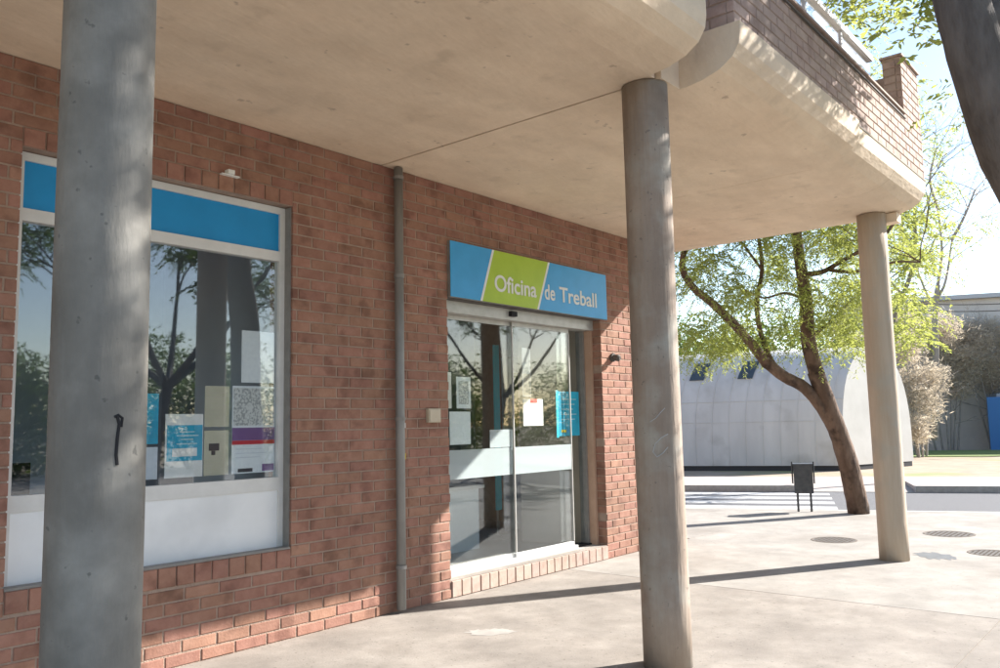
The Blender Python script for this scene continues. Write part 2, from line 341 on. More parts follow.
# wall body behind the bricks (mortar shows in the joints)
wb = MB(); e = 0.006
def cells(xsplit, zsplit, hole):
    for i in range(len(xsplit) - 1):
        for j in range(len(zsplit) - 1):
            cx, cz = (xsplit[i] + xsplit[i + 1]) / 2, (zsplit[j] + zsplit[j + 1]) / 2
            if hole(cx, cz): continue
            wb.box(xsplit[i], xsplit[i + 1], e, 0.30, zsplit[j], zsplit[j + 1])
def hole(x, z): return (WX0 < x < WX1 and WZ0 < z < WZ1) or (DX0 < x < DX1 and DZ0 < z < DZ1)
cells([XW, WX0 - e, WX1 + e, DX0 - e, DX1 + e, XE - e], [-0.05, DZ0 - e, WZ0 - e, DZ1 + e, WZ1 + e, H - 0.002],
      lambda x, z: (WX0 < x < WX1 and WZ0 < z < WZ1) or (DX0 < x < DX1 and DZ0 < z < DZ1))
wb.box(XE - 0.30, XE - e, 0.301, 9.0, -0.05, H - 0.002)    # end wall
wb.box(XW, XE - 0.31, 8.7, 9.0, -0.05, H - 0.002)          # back wall
wall = wb.build('wall', M['mortar'], bld)

CH, CL, J = 0.0825, 0.252, 0.0115
bricks = []                                               # (x0,x1,y0,y1,z0,z1,face)
def add(x0, x1, z0, z1, y0=0.0, d=0.10):
    if x1 - x0 < 0.02: return
    j = random.uniform(-0.0018, 0.0018)
    bricks.append((x0, x1, y0 + j, y0 + d, z0, z1, '-y'))
ncourse = int(H / CH)
for k in range(ncourse + 1):
    z0 = k * CH + 0.004; z1 = min(z0 + CH - J, H - 0.004)
    if z1 - z0 < 0.02: continue
    off = (k % 2) * CL / 2 + (0.0 if k % 5 else 0.013)
    x = XW - CL + off
    while x < XE:
        a, b = max(x, XW), min(x + CL - J, XE)
        x += CL
        if b - a < 0.02: continue
        segs = [(a, b)]
        zc = (z0 + z1) / 2
        holes = []
        if z1 > WZ0 - 0.13 and z0 < WZ1 + 0.12: holes.append((WX0 if zc > WZ0 and zc < WZ1 else WX0, WX1))
        if z1 > DZ0 - 0.16 and z0 < DZ1 + 0.005: holes.append((DX0, DX1))
        for h0, h1 in holes:
            ns = []
            for s0, s1 in segs:
                if s1 <= h0 - 0.001 or s0 >= h1 + 0.001: ns.append((s0, s1)); continue
                if s0 < h0: ns.append((s0, h0))
                if s1 > h1: ns.append((h1, s1))
            segs = ns
        for s0, s1 in segs: add(s0, s1, z0, z1, d=0.28 if (abs(s0 - DX1) < .01 or abs(s1 - DX0) < .01 or abs(s0 - WX1) < .01) else 0.10)
# upright soldier row under the window, flat row over it
def row(xa, xb, z0, z1, w, tilt=0.0, y0=0.0):
    n = round((xb - xa) / w); w = (xb - xa) / n
    for i in range(n):
        bricks.append((xa + i * w + 0.005, xa + (i + 1) * w - 0.005, y0 + random.uniform(-.002, .002), y0 + 0.10, z0, z1, '-y'))
ksill = int((WZ0 - 0.13) / CH); 
row(WX0, WX1, WZ0 - 0.135, WZ0 - 0.012, 0.127, y0=-0.006)
row(WX0, WX1, WZ1 + 0.010, WZ1 + 0.118, 0.127, y0=-0.004)
# rank by how large each shows in the photograph
def shown(b):
    x0, x1, y0, y1, z0, z1, fc = b
    P = [(x0, y0, z0), (x1, y0, z0), (x1, y0, z1), (x0, y0, z1)]
    q = [to_px(p) for p in P]
    if min(t[2] for t in q) < 0.3: return 0
    cx = sum(t[0] for t in q) / 4; cy = sum(t[1] for t in q) / 4
    if not (-6 < cx < 1006 and -6 < cy < 674): return 0
    if 52 < cx < 145: return 0.01                          # behind the near column
    a = 0
    for i in range(4): a += q[i][0] * q[(i + 1) % 4][1] - q[(i + 1) % 4][0] * q[i][1]
    return abs(a) / 2
bricks.sort(key=shown, reverse=True)
cache = {}
n_ = 20; w_ = (DX1 - DX0) / n_
for i in range(n_):
    fix_normals(MB().brick(DX0 + i * w_ + .005, DX0 + (i + 1) * w_ - .005, -0.010 + random.uniform(-.002, .002), 0.09, 0.004, DZ0 - 0.008, random.random()).build('step_brick', M['brick_pale'], wall))  # sunlight on the step is put into the paler brick colour
for b in bricks[:300]:
    x0, x1, y0, y1, z0, z1, fc = b
    key = (round(x1 - x0, 3), round(z1 - z0, 3), round(y1 - y0, 2))
    if key not in cache:
        m_ = MB().brick(0, key[0], 0, key[2], 0, key[1])
        o = m_.build('brick', M['brick'], wall); cache[key] = o.data; fix_normals(o)
    else:
        o = bpy.data.objects.new('brick', cache[key]); COL.objects.link(o); o.parent = wall; 
        o.matrix_parent_inverse = Matrix.Translation(-parent_loc(wall))
    o.location = (x0, y0, z0)
rest = MB()
for b in bricks[300:]: rest.brick(*b[:6], rnd=random.random(), face=b[6])
fix_normals(rest.build('brickwork', M['brick_a'], wall, kind='stuff'))
endb = MB()
for k in range(ncourse + 1):
    z0 = k * CH + 0.004; z1 = min(z0 + CH - J, H - 0.004)
    if z1 - z0 < 0.02: continue
    y = (k % 2) * CL / 2 + 0.002
    if k % 2: endb.brick(XE - 0.1, XE + 0.002, 0.104, CL / 2 - J, z0, z1, random.random(), face='+x') if CL / 2 - J > 0.12 else None
    y = max(y, 0.104)
    while y < 9: endb.brick(XE - 0.1, XE + 0.0, y, min(y + CL - J, 9.0), z0, z1, random.random(), face='+x'); y += CL
fix_normals(endb.build('end_brickwork', M['brick_a'], wall, kind='stuff'))
# door reveal (right jamb): mortar face with brick ends already in place; plinth top
box('door_step', DX0, DX1, 0.10, 0.60, -0.05, DZ0, M['kerb'], bld)
box('door_step', DX0 + 0.002, DX1 - 0.002, 0.005, 0.099, DZ0 - 0.006, DZ0 - 0.001, M['plaza'], bld)

# overhang slabs: rounded outer edge profile, swept along the facade
def edge_prof(yo, ztop, yin=9.0):
    return [(yin, H), (yo + 0.40, H), (yo + 0.27, H + 0.018), (yo + 0.15, H + 0.055), (yo + 0.06, H + 0.115), (yo + 0.012, H + 0.19), (yo, H + 0.27), (yo, ztop), (yin, ztop)]
def slab(name, x0, x1, yo, yin, ztop):
    s_ = MB().sweep(edge_prof(yo, ztop, yin), x0, x1)
    return fix_normals(s_.build(name, M['slab'], bld))
YO = -3.06
# near slab: deep part and rounded lip that stops short of the joint
slab('overhang_slab', XW, 4.60, -3.03, 9.0, 4.40)
box('overhang_slab', 4.602, 4.668, -2.62, 9.0, H + 0.004, 4.06, M['slab'], bld)
# far slab
m_ = MB().box(4.68, 4.93, -2.66, 9.0, H, 4.05); m_.build('overhang_slab', M['slab'], bld)
slab('overhang_slab', 4.932, 7.38, YO - 0.04, 9.0, 4.05)
slab('overhang_slab', 7.386, 8.62, YO, 9.0, 4.05)
slab('overhang_slab', 8.626, XE, YO, 9.0, 4.05)
box('drip_block', 9.60, 9.76, -2.80, -2.62, H - 0.10, H - 0.002, M['slab'], bld)

# terrace parapet in brick over the far slab
def wall_bricks(m2, x0, x1, y, z0, z1, face, T=0.17):
    k = 0; z = z0
    while z < z1 - 0.02:
        zz = min(z + CH - J, z1); a = (x0 if face in '-y+y' else y)
        lo_, hi_ = (x0, x1)
        p = lo_ + (0 if k % 2 else -CL / 2)
        while p < hi_:
            s0, s1 = max(p, lo_), min(p + CL - J, hi_)
            if s1 - s0 > 0.015:
                if face == '-y': m2.brick(s0, s1, y, y + 0.05, z, zz, random.random(), face='-y')
                elif face == '-x': m2.brick(y, y + 0.05, s0, s1, z, zz, random.random(), face='-x')
                elif face == '+x': m2.brick(y - 0.05, y, s0, s1, z, zz, random.random(), face='+x')
            p += CL
        z += CH; k += 1
par = MB(); core = MB()
PX0, PXP = 4.95, 9.12
core.box(PX0 + e, PXP, YO + e, YO + 0.18, 4.051, 4.60)
core.box(PXP + e, XE - e, YO + e, YO + 0.18, 4.051, 5.24)
core.box(XE - 0.18, XE - e, YO + 0.181, 0.0, 4.051, 5.24)
core.box(PX0 + e, PX0 + 0.18, YO + 0.181, 0.0, 4.051, 5.24)
wall_bricks(par, PX0, PXP + 0.0, YO, 4.055, 4.545, '-y')
wall_bricks(par, PXP, XE, YO, 4.055, 5.235, '-y')
wall_bricks(par, YO + 0.055, 0.0, PX0, 4.055, 5.235, '-x')
wall_bricks(par, YO + 0.055, YO + 0.178, PXP, 4.64, 5.235, '-x')
wall_bricks(par, YO + 0.055, 0.0, XE, 4.055, 5.235, '+x')
parapet = core.build('parapet', M['mortar'], bld)
fix_normals(par.build('parapet_brickwork', M['brick_pale'], parapet, kind='stuff'))
box('coping', PX0 - 0.02, PXP - 0.004, YO - 0.022, YO + 0.20, 4.602, 4.622, M['brick_pale'], parapet)
box('coping', PX0 - 0.02, PXP - 0.004, YO - 0.018, YO - 0.001, 4.552, 4.564, M['steel_dark'], parapet)  # dark strip painted in for the shade under the coping
box('coping', PXP - 0.02, XE + 0.02, YO - 0.02, YO + 0.20, 5.242, 5.262, M['brick_pale'], parapet)
# thin dark drip groove strip between concrete and brick
box('drip_strip', PX0, XE + 0.006, YO - 0.006, YO + 0.004, 4.038, 4.054, M['joint'], parapet)
# near side shaded brick return and upper parapet over near slab
np_ = MB(); nc = MB(); nc.box(XW, 4.58, -3.0 + e, -2.82, 4.402, 5.0); wall_bricks(np_, XW, 4.58, -3.0, 4.405, 5.0, '-y')
wall_bricks(np_, -2.99, -2.83, 4.585, 4.405, 5.0, '+x')
par2 = nc.build('parapet', M['mortar'], bld); fix_normals(np_.build('parapet_brickwork', M['brick_a'], par2, kind='stuff'))
# glass balustrade on the terrace with a pale rail
bal = thing('glass_balustrade', 'glass balustrade with pale top rail behind the terrace parapet', 'balustrade', (7, YO + 0.3, 4.05))
for i in range(4):
    xa = 5.2 + i * 0.98
    box('pane', xa + 0.03, xa + 0.95, YO + 0.292, YO + 0.302, 4.62, 5.24, M['rail_glass'], bal)
    box('post', xa - 0.02, xa + 0.02, YO + 0.28, YO + 0.315, 4.06, 5.25, M['roof_pale'], bal)
box('rail', 5.15, 9.11, YO + 0.26, YO + 0.335, 5.252, 5.31, M['white'], bal)
# upper storey set back behind the terrace
us = MB(); us.box(XW, XE - 0.5, 1.5, 8.95, 4.41, 7.4); us.build('upper_storey', M['brick_a'], bld)
for i in range(4):
    w_ = box('upper_window', -2 + i * 3, -0.6 + i * 3, 1.46, 1.499, 5.0, 6.5, M['white'], bld)
    box('pane', -1.93 + i * 3, -0.67 + i * 3, 1.44, 1.459, 5.07, 6.43, M['glass'], w_)

# rainwater pipe
pipe = MB().tube([(4.80, -0.06, 0.03), (4.80, -0.06, 1.9), (4.80, -0.06, H - 0.01)], 0.039, 18).build('rainwater_pipe', M['pipe'], bld, smooth=False)
pipe.data.polygons.foreach_set('use_smooth', [True] * len(pipe.data.polygons))
for z in (0.35, 1.55, 2.75, 3.6):
    MB().tube([(4.80, -0.06, z), (4.80, -0.06, z + 0.03)], 0.045, 18).build('pipe_clip', M['alu_dark'], pipe)
MB().box(4.826, 4.842, -0.08, -0.04, 1.23, 1.28).build('sticker', M['yellow'], pipe)
MB().box(4.826, 4.842, -0.08, -0.04, 1.49, 1.53).build('sticker', M['paper'], pipe)

# ---------------------------------------------------------------- window
FY = 0.085
win = MB()
fw = 0.045
win.box(WX0, WX0 + fw, FY, FY + 0.07, WZ0, WZ1)
win.box(WX1 - 0.055, WX1 - 0.012, FY, FY + 0.07, WZ0, WZ1)
win.box(WX0 + fw, WX1 - 0.055, FY, FY + 0.07, WZ1 - 0.05, WZ1)
win.box(WX0 + fw, WX1 - 0.055, FY, FY + 0.07, 2.76, 2.835)
win.box(WX0 + fw, WX1 - 0.055, FY, FY + 0.07, 1.055, 1.15)
win = win.build('window', M['white'], bld)
box('reveal_trim', WX1 - 0.0118, WX1 - 0.001, 0.02, FY + 0.06, WZ0 + 0.002, WZ1 - 0.002, M['alu_dark'], win)
box('blue_panel', WX0 + fw, WX1 - 0.055, FY + 0.02, FY + 0.04, 2.835, WZ1 - 0.05, M['blue'], win)
box('lower_panel', WX0 + fw, WX1 - 0.055, FY + 0.012, FY + 0.05, WZ0 + 0.002, 1.055, M['panel_white'], win)
box('pane', WX0 + fw, WX1 - 0.055, FY + 0.03, FY + 0.036, 1.15, 2.76, M['glass'], win)
box('sill', WX0, WX1 - 0.012, -0.004, FY - 0.001, WZ0 - 0.010, WZ0 + 0.004, M['alu_dark'], win)

# notices stuck inside the window pane
PY = FY + 0.045
def notice(name, label, x0, x1, z0, z1, ma, y=PY, t=0.003, cat='notice', grp='papers in the shop window'):
    o = thing(name, label, cat, ((x0 + x1) / 2, y, z0), grp)
    MB().box(x0, x1, y, y + t, z0, z1).build('sheet', ma, o)
    return o
def strips(o, items, y=PY):
    for nm, x0, x1, z0, z1, ma in items:
        MB().box(x0, x1, y - 0.0015, y - 0.0003, z0, z1).build(nm, ma, o)
o = notice('notice', 'tall pale sheet highest of the papers in the office window', 3.42, 3.70, 1.84, 2.22, M['paper_pale'])
o = notice('poster', 'large dotted poster with purple and red bands in the window corner', 3.35, 3.705, 1.19, 1.815, M['paper_pale'], cat='poster')
strips(o, [('printed_field', 3.36, 3.70, 1.53, 1.80, M['paper_dots']), ('purple_band', 3.35, 3.705, 1.425, 1.515, M['purple']), ('red_band', 3.35, 3.705, 1.395, 1.424, M['red']),
           ('dark_footer', 3.40, 3.52, 1.20, 1.225, M['ink']), ('purple_mark', 3.60, 3.70, 1.20, 1.25, M['purple'])])
strips(o, [('text_line', 3.38, 3.60, 1.36, 1.366, M['wall_in']), ('text_line', 3.38, 3.64, 1.33, 1.336, M['wall_in']), ('text_line', 3.38, 3.58, 1.30, 1.306, M['wall_in'])])
o = notice('notice', 'plain beige sheet above another beige sheet in the window', 3.135, 3.325, 1.525, 1.81, M['paper_beige'])
strips(o, [('text_line', 3.15, 3.30, 1.76 - 0.03 * i, 1.765 - 0.03 * i, M['wall_grey']) for i in range(7)])
o = notice('notice', 'beige sheet with a small dark drawing low in the window', 3.135, 3.325, 1.19, 1.50, M['paper_beige'])
strips(o, [('drawing', 3.17, 3.25, 1.36, 1.41, M['ink']), ('drawing', 3.19, 3.22, 1.33, 1.359, M['ink'])])
strips(o, [('text_line', 3.15, 3.30, 1.31 - 0.022 * i, 1.314 - 0.022 * i, M['wall_grey']) for i in range(4)])
o = notice('poster', 'white sheet with a bright blue panel low in the window', 2.85, 3.125, 1.19, 1.615, M['paper'], cat='poster')
strips(o, [('blue_panel', 2.862, 3.12, 1.30, 1.54, M['cyan'])])
MB().box(2.90, 3.08, PY - 0.0028, PY - 0.0016, 1.33, 1.385).build('white_box', M['paper'], o)
for z, a, b in ((1.49, 2.95, 3.06), (1.465, 2.93, 3.09), (1.44, 2.96, 3.05), (1.41, 2.93, 3.08)):
    MB().box(a, b, PY - 0.0028, PY - 0.0016, z, z + 0.008).build('text_line', M['teal_text'], o)
o = notice('notice', 'narrow blue leaflet half hidden by the near grey column', 2.70, 2.80, 1.42, 1.75, M['cyan'])
o = notice('notice', 'small pale green leaflet half hidden by the near grey column', 2.70, 2.80, 1.19, 1.40, M['wall_in'])
# desk lamp-like glint and dark boxes inside
dk = thing('office_desk', 'dark office desk standing inside behind the window glass', 'desk', (2.6, 1.2, 0.1))
box('desk_top', 1.9, 3.5, 1.0, 1.6, 0.82, 0.86, M['dark'], dk)
for x in (1.95, 3.4):
    for y in (1.05, 1.5): box('leg', x, x + 0.05, y, y + 0.05, 0.10, 0.82, M['dark'], dk)
mo = thing('computer_monitor', 'computer monitor seen from behind on the desk inside the window', 'monitor', (2.2, 1.2, 0.86))
box('screen', 1.98, 2.45, 1.25, 1.28, 1.0, 1.3, M['black'], mo); box('stand', 2.19, 2.24, 1.26, 1.30, 0.86, 1.0, M['black'], mo); box('foot', 2.1, 2.33, 1.2, 1.36, 0.86, 0.875, M['alu'], mo)
# interior shell
inter = MB()
inter.box(XW, XE - 0.31, 0.31, 8.69, 0.05, 0.098)
inter = inter.build('interior_floor', M['floor_in'], bld)
box('interior_wall', XW, XE - 0.31, 5.0, 5.1, 0.10, H - 0.30, M['wall_in'], bld)
box('interior_wall', 4.55, 4.65, 0.31, 5.0, 0.10, H - 0.30, M['wall_in'], bld)
box('interior_ceiling', XW, XE - 0.31, 0.31, 5.1, H - 0.29, H - 0.25, M['dark'], bld)
box('interior_pillar', 3.55, 3.85, 1.5, 1.8, 0.1, H - 0.30, M['dark'], bld)
box('interior_pillar', 8.2, 8.5, 2.4, 2.7, 0.1, H - 0.30, M['dark'], bld)
box('vestibule_wall', 8.02, 8.12, 0.31, 1.25, 0.10, H - 0.30, M['wall_grey'], bld)
MB().box(3.18, 3.23, -0.05, -0.002, 3.30, 3.33).build('wall_clip', M['paper'], bld)
MB().box(3.14, 3.28, -0.035, -0.002, 3.29, 3.299).build('wall_clip', M['paper'], bld)

# ---------------------------------------------------------------- entrance
door = MB()
door.box(DX0, DX1, 0.10, 0.30, 2.545, 2.655)
door = door.build('entrance_door', M['alu'], bld)
box('soffit_strip', DX0, DX1, 0.02, 0.30, 2.657, 2.688, M['steel_dark'], door)
box('door_post', 7.928, DX1 - 0.002, 0.112, 0.30, DZ0, 2.543, M['post'], door)
box('door_post', 7.895, 7.926, 0.20, 0.30, DZ0, 2.543, M['alu_dark'], door)
box('threshold', DX0, 7.62, 0.15, 0.26, DZ0 + 0.001, DZ0 + 0.035, M['white'], door)
box('threshold', 7.622, 7.926, 0.18, 0.30, DZ0 + 0.001, DZ0 + 0.018, M['black'], door)
box('sliding_leaf', DX0 + 0.004, 6.62, 0.215, 0.225, DZ0 + 0.06, 2.52, M['door_glass'], door)
box('sliding_leaf', 6.60, 7.60, 0.19, 0.20, DZ0 + 0.06, 2.52, M['door_glass'], door)
box('fixed_pane', 7.45, 7.894, 0.245, 0.253, DZ0 + 0.05, 2.52, M['door_glass'], door)
for xa, xb, yy in ((DX0 + 0.004, 6.62, 0.21), (6.60, 7.60, 0.185)):
    box('bottom_rail', xa, xb, yy, yy + 0.02, DZ0 + 0.037, DZ0 + 0.075, M['white'], door)
    box('top_rail', xa, xb, yy, yy + 0.02, 2.50, 2.543, M['alu'], door)
for x, y in ((6.595, 0.186), (7.595, 0.186), (6.62, 0.21)): box('leaf_edge', x, x + 0.012, y - 0.002, y + 0.014, DZ0 + 0.08, 2.498, M['alu'], door)
box('frosted_band', DX0 + 0.01, 6.598, 0.211, 0.2135, 1.00, 1.27, M['frost'], door)
box('frosted_band', 6.60, 7.59, 0.186, 0.1885, 1.00, 1.27, M['frost'], door)
box('frosted_band', 6.25, 6.598, 0.2085, 0.2105, 1.275, 1.45, M['frost'], door)
box('sensor', 6.45, 6.54, 0.06, 0.099, 2.58, 2.63, M['black'], door)
dg = 'papers on the entrance glass'
o = notice('notice', 'white sheet with a red mark on the entrance glass', 6.78, 7.12, 1.48, 1.76, M['paper'], y=0.204, grp=dg)
MB().box(6.90, 7.02, 0.2018, 0.2035, 1.72, 1.76).build('red_mark', M['red'], o)
o = notice('notice', 'narrow white strip above the red marked sheet on the entrance glass', 6.78, 6.92, 1.78, 2.29, M['paper'], y=0.204, grp=dg)
MB().box(6.79, 6.91, 0.2018, 0.2035, 1.80, 2.02).build('grey_field', M['wall_grey'], o)
o = notice('notice', 'framed pale sheet left on the entrance glass', 5.80, 6.0, 1.66, 1.96, M['paper_pale'], y=0.228, grp=dg)
MB().box(5.83, 5.97, 0.2262, 0.2278, 1.70, 1.92).build('printed_field', M['paper_dots'], o)
notice('notice', 'pale sheet below the framed sheet on the entrance glass', 5.70, 5.99, 1.32, 1.63, M['paper_pale'], y=0.228, grp=dg)
notice('notice', 'sliver of white sheet at the left edge of the entrance glass', 5.66, 5.73, 1.66, 2.0, M['paper'], y=0.228, grp=dg)
o = notice('notice', 'bright blue opening hours notice on the right entrance pane', 7.44, 7.84, 1.36, 1.85, M['cyan'], y=0.238, grp=dg)
box('light_edge', 7.40, 7.44, 0.2355, 0.2375, 1.345, 1.86, M['cyan_light'], o)
for i in range(5): MB().box(7.50, 7.50 + 0.28 - 0.03 * (i % 3), 0.2355, 0.2372, 1.76 - i * 0.055, 1.768 - i * 0.055).build('text_line', M['teal_text'], o)
MB().box(7.49, 7.58, 0.2355, 0.2372, 1.40, 1.43).build('yellow_mark', M['yellow'], o)
MB().box(7.60, 7.64, 0.2355, 0.2372, 1.40, 1.43).build('dark_mark', M['blue'], o)
# things inside
ban = thing('rollup_banner', 'tall bright blue banner standing inside the entrance', 'banner', (7.6, 1.9, 0.1))
def inside(px, y):                                       # x of the point seen at pixel column px at depth y inside
    d = FW + RT * ((px - 500) / FPX) + UP * 0.0; t = (y - CAM.y) / d.y; return CAM.x + d.x * t
xb = inside(496, 1.6)
MB().box(xb - 0.05, xb + 0.05, 1.6, 1.62, 0.45, 2.5).build('fabric', M['cyan_light'], ban); MB().box(xb - 0.08, xb + 0.08, 1.5, 1.72, 0.1, 0.16).build('base', M['alu'], ban)
MB().box(xb - 0.012, xb + 0.012, 1.621, 1.64, 0.16, 0.45).build('pole', M['alu'], ban)
pb = thing('display_panel', 'grey and green display panel standing behind the blue banner', 'display panel', (8, 2.2, 0.1))
xb = inside(512, 2.0)
MB().box(xb - 0.2, xb + 0.2, 2.0, 2.04, 0.1, 2.4).build('panel', M['wall_in'], pb); MB().box(xb + 0.02, xb + 0.1, 1.994, 1.999, 1.2, 2.2).build('green_print', M['sign_green'], pb)
cb = thing('reception_counter', 'white curved reception counter low inside the entrance glass', 'counter', (6.9, 1.2, 0.1))
MB().box(6.2, 7.3, 1.3, 1.8, 0.1, 0.78).build('body', M['paper_pale'], cb); MB().box(6.15, 7.35, 1.25, 1.85, 0.78, 0.82).build('worktop', M['white'], cb)

# sign board over the entrance
sx0, sx1, sz0, sz1, sy = 5.455, 8.055, 2.665, 3.18, -0.035
sign = thing('office_sign', 'blue and green sign board over the entrance reading Oficina de Treball', 'sign', (6.75, -0.035, 2.665))
def para(name, xt0, xt1, xb0, xb1, y0, y1, ma, z0=sz0, z1=sz1):
    m_ = MB().quad_box([(xb0, y0, z0), (xb1, y0, z0), (xb1, y1, z0), (xb0, y1, z0), (xt0, y0, z1), (xt1, y0, z1), (xt1, y1, z1), (xt0, y1, z1)])
    return fix_normals(m_.build(name, ma, sign))
para('backing_board', sx0, sx1, sx0, sx1, sy, -0.002, M['alu_dark'], sz0 - 0.004, sz1 + 0.004)
f1t, f1b, f2t, f2b = 6.075, 5.89, 6.975, 6.77
para('blue_field', sx0, f1t - .03, sx0, f1b - .03, sy - 0.006, sy - 0.001, M['sign_blue'])
para('separator', f1t - .03, f1t, f1b - .03, f1b, sy - 0.007, sy - 0.001, M['text_white'])
para('green_field', f1t, f2t - .03, f1b, f2b - .03, sy - 0.006, sy - 0.001, M['sign_green'])
para('separator', f2t - .03, f2t, f2b - .03, f2b, sy - 0.007, sy - 0.001, M['text_white'])
para('blue_field', f2t, sx1, f2b, sx1, sy - 0.006, sy - 0.001, M['sign_blue'])
def text(body, x0, x1, z, size, parent, y, name='lettering'):
    cu = bpy.data.curves.new('t', 'FONT'); cu.body = body; cu.size = size; cu.extrude = 0.002; cu.offset = 0.0032
    t = bpy.data.objects.new('t', cu); COL.objects.link(t)
    bpy.context.view_layer.update()
    dg_ = bpy.context.evaluated_depsgraph_get(); me_ = bpy.data.meshes.new_from_object(t.evaluated_get(dg_))
    bpy.data.objects.remove(t)
    xs_ = [v.co.x for v in me_.vertices]; w0, w1 = min(xs_), max(xs_)
    k = (x1 - x0) / (w1 - w0)
    for v in me_.vertices:
        a, b, c_ = v.co; v.co = (x0 + (a - w0) * k, y - c_, z + b)
    me_.materials.clear(); me_.materials.append(M['text_white']); me_.name = name
    o_ = bpy.data.objects.new(name, me_); COL.objects.link(o_); o_.parent = parent; o_.matrix_parent_inverse = Matrix.Translation(-parent_loc(parent))
    return o_
text('Oficina', 6.07, 6.73, 2.785, 0.225, sign, sy - 0.009)
text('de', 6.87, 7.05, 2.785, 0.225, sign, sy - 0.009)
text('Treball', 7.13, 7.84, 2.785, 0.225, sign, sy - 0.009)

bx = thing('wall_box', 'small beige square box on the brick between pipe and entrance', 'electrical box', (5.24, 0, 1.53))
MB().box(5.16, 5.31, -0.035, -0.003, 1.53, 1.65).build('body', M['beige_box'], bx); MB().box(5.17, 5.30, -0.042, -0.036, 1.54, 1.64).build('cover', M['beige_box'], bx)
al = thing('wall_lamp', 'small dark round lamp on the sunlit brick right of the entrance', 'lamp', (8.19, 0, 2.24))
MB().tube([(8.19, -0.002, 2.24), (8.19, -0.03, 2.24)], 0.05, 14).build('base', M['steel_dark'], al)
MB().tube([(8.19, -0.031, 2.24), (8.19, -0.09, 2.23), (8.19, -0.11, 2.225)], [0.035, 0.04, 0.02], 12).build('head', M['steel_dark'], al)

# ---------------------------------------------------------------- round columns
def column(name, x, y, ma, label, r=0.15):
    c_ = thing(name, label, 'column', (x, y, 0), 'round concrete columns holding up the overhang')
    m_ = MB(); n = 56; zs = [0.0, 0.4, 0.8, 1.2, 1.6, 2.0, 2.4, 2.8, 3.2, H - 0.006]
    for z in zs:
        for k in range(n):
            a = 2 * math.pi * k / n; rr = r + 0.0022 * math.sin(3 * a + z * 2 + x) + 0.0015 * math.sin(5 * a - z)
            m_.v.append((x + rr * math.cos(a), y + rr * math.sin(a), z))
    for i in range(len(zs) - 1):
        for k in range(n): m_.f.append((i * n + k, i * n + (k + 1) % n, (i + 1) * n + (k + 1) % n, (i + 1) * n + k)); m_.r.append(.5)
    m_.f.append(tuple(range(n))[::-1]); m_.r.append(.5); m_.f.append(tuple((len(zs) - 1) * n + k for k in range(n))); m_.r.append(.5)
    m_.build('shaft', ma, c_, smooth=False)
    for p in c_.children[0].data.polygons: p.use_smooth = len(p.vertices) == 4
    return c_
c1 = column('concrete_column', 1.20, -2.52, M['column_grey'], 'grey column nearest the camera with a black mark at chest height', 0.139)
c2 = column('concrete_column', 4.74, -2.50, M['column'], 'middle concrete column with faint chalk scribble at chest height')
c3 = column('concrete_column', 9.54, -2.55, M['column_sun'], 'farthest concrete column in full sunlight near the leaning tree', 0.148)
for c_ in (c1, c2, c3):
    x, y = c_.location.x, c_.location.y
def arc_mark(c_, r, pts, w, ma, name):                    # a thin painted stroke following the round shaft; pts in photo pixels
    P = []
    cx, cy = c_.location.x, c_.location.y
    for px, py in pts:
        d = FW + RT * ((px - 500) / FPX) + UP * ((334 - py) / FPX)
        ox, oy = CAM.x - cx, CAM.y - cy; A = d.x ** 2 + d.y ** 2; B = 2 * (ox * d.x + oy * d.y); C_ = ox * ox + oy * oy - r * r
        t = (-B - math.sqrt(max(B * B - 4 * A * C_, 0))) / (2 * A); P.append(CAM + d * t)
    MB().tube(P, w, 6).build(name, ma, c_)
arc_mark(c1, 0.1365, [(117, 416), (119, 424), (117, 440), (116, 455), (117, 465)], 0.006, M['black'], 'painted_mark')
arc_mark(c1, 0.1365, [(114, 417), (118, 415), (122, 418), (121, 427)], 0.005, M['black'], 'painted_mark')
ch = mat('chalk', (0.42, 0.42, 0.42), (0.5, 0.5, 0.5), 40)
arc_mark(c2, 0.151, [(668, 447), (663, 453), (657, 457), (653, 452), (655, 444), (661, 438), (668, 434)], 0.0028, ch, 'chalk_scribble')
arc_mark(c2, 0.151, [(650, 422), (656, 418), (661, 412), (665, 408)], 0.0022, ch, 'chalk_scribble')

# ---------------------------------------------------------------- manhole covers
def manhole(px, py, r, label):
    d = FW + RT * ((px - 500) / FPX) + UP * ((334 - py) / FPX); t = -CAM.z / d.z; p = CAM + d * t
    o = thing('manhole_cover', label, 'manhole cover', (p.x, p.y, 0.0), 'manhole covers in the plaza')
    rm = MB(); n = 36                                     # flat ring frame
    for rr, zz in ((r, 0.0), (r, 0.004), (r * .9, 0.004), (r * .89, -0.004)):
        rm.v += [(p.x + rr * math.cos(2 * math.pi * k / n), p.y + rr * math.sin(2 * math.pi * k / n), zz) for k in range(n)]
    for i in range(3):
        for k in range(n): rm.f.append((i * n + k, i * n + (k + 1) % n, (i + 1) * n + (k + 1) % n, (i + 1) * n + k)); rm.r.append(.5)
    fix_normals(rm.build('rim', M['cast_iron'], o))
    MB().tube([(p.x, p.y, 0.0004), (p.x, p.y, 0.0012)], r * 0.885, 36).build('lid', M['steel_dark'], o)
    rb = MB()
    for i in range(-4, 5):
        for j in range(-4, 5):
            if (i * i + j * j) * .19 ** 2 < .72: rb.box(p.x + i * .19 * r - .03 * r, p.x + i * .19 * r + .05 * r, p.y + j * .19 * r - .03 * r, p.y + j * .19 * r + .05 * r, 0.001, 0.005)
    rb.build('relief', M['cast_iron'], o, kind='stuff')
manhole(834, 540, 0.27, 'round manhole cover left of the far sunlit column')
manhole(949, 534, 0.30, 'round manhole cover right of the far sunlit column')
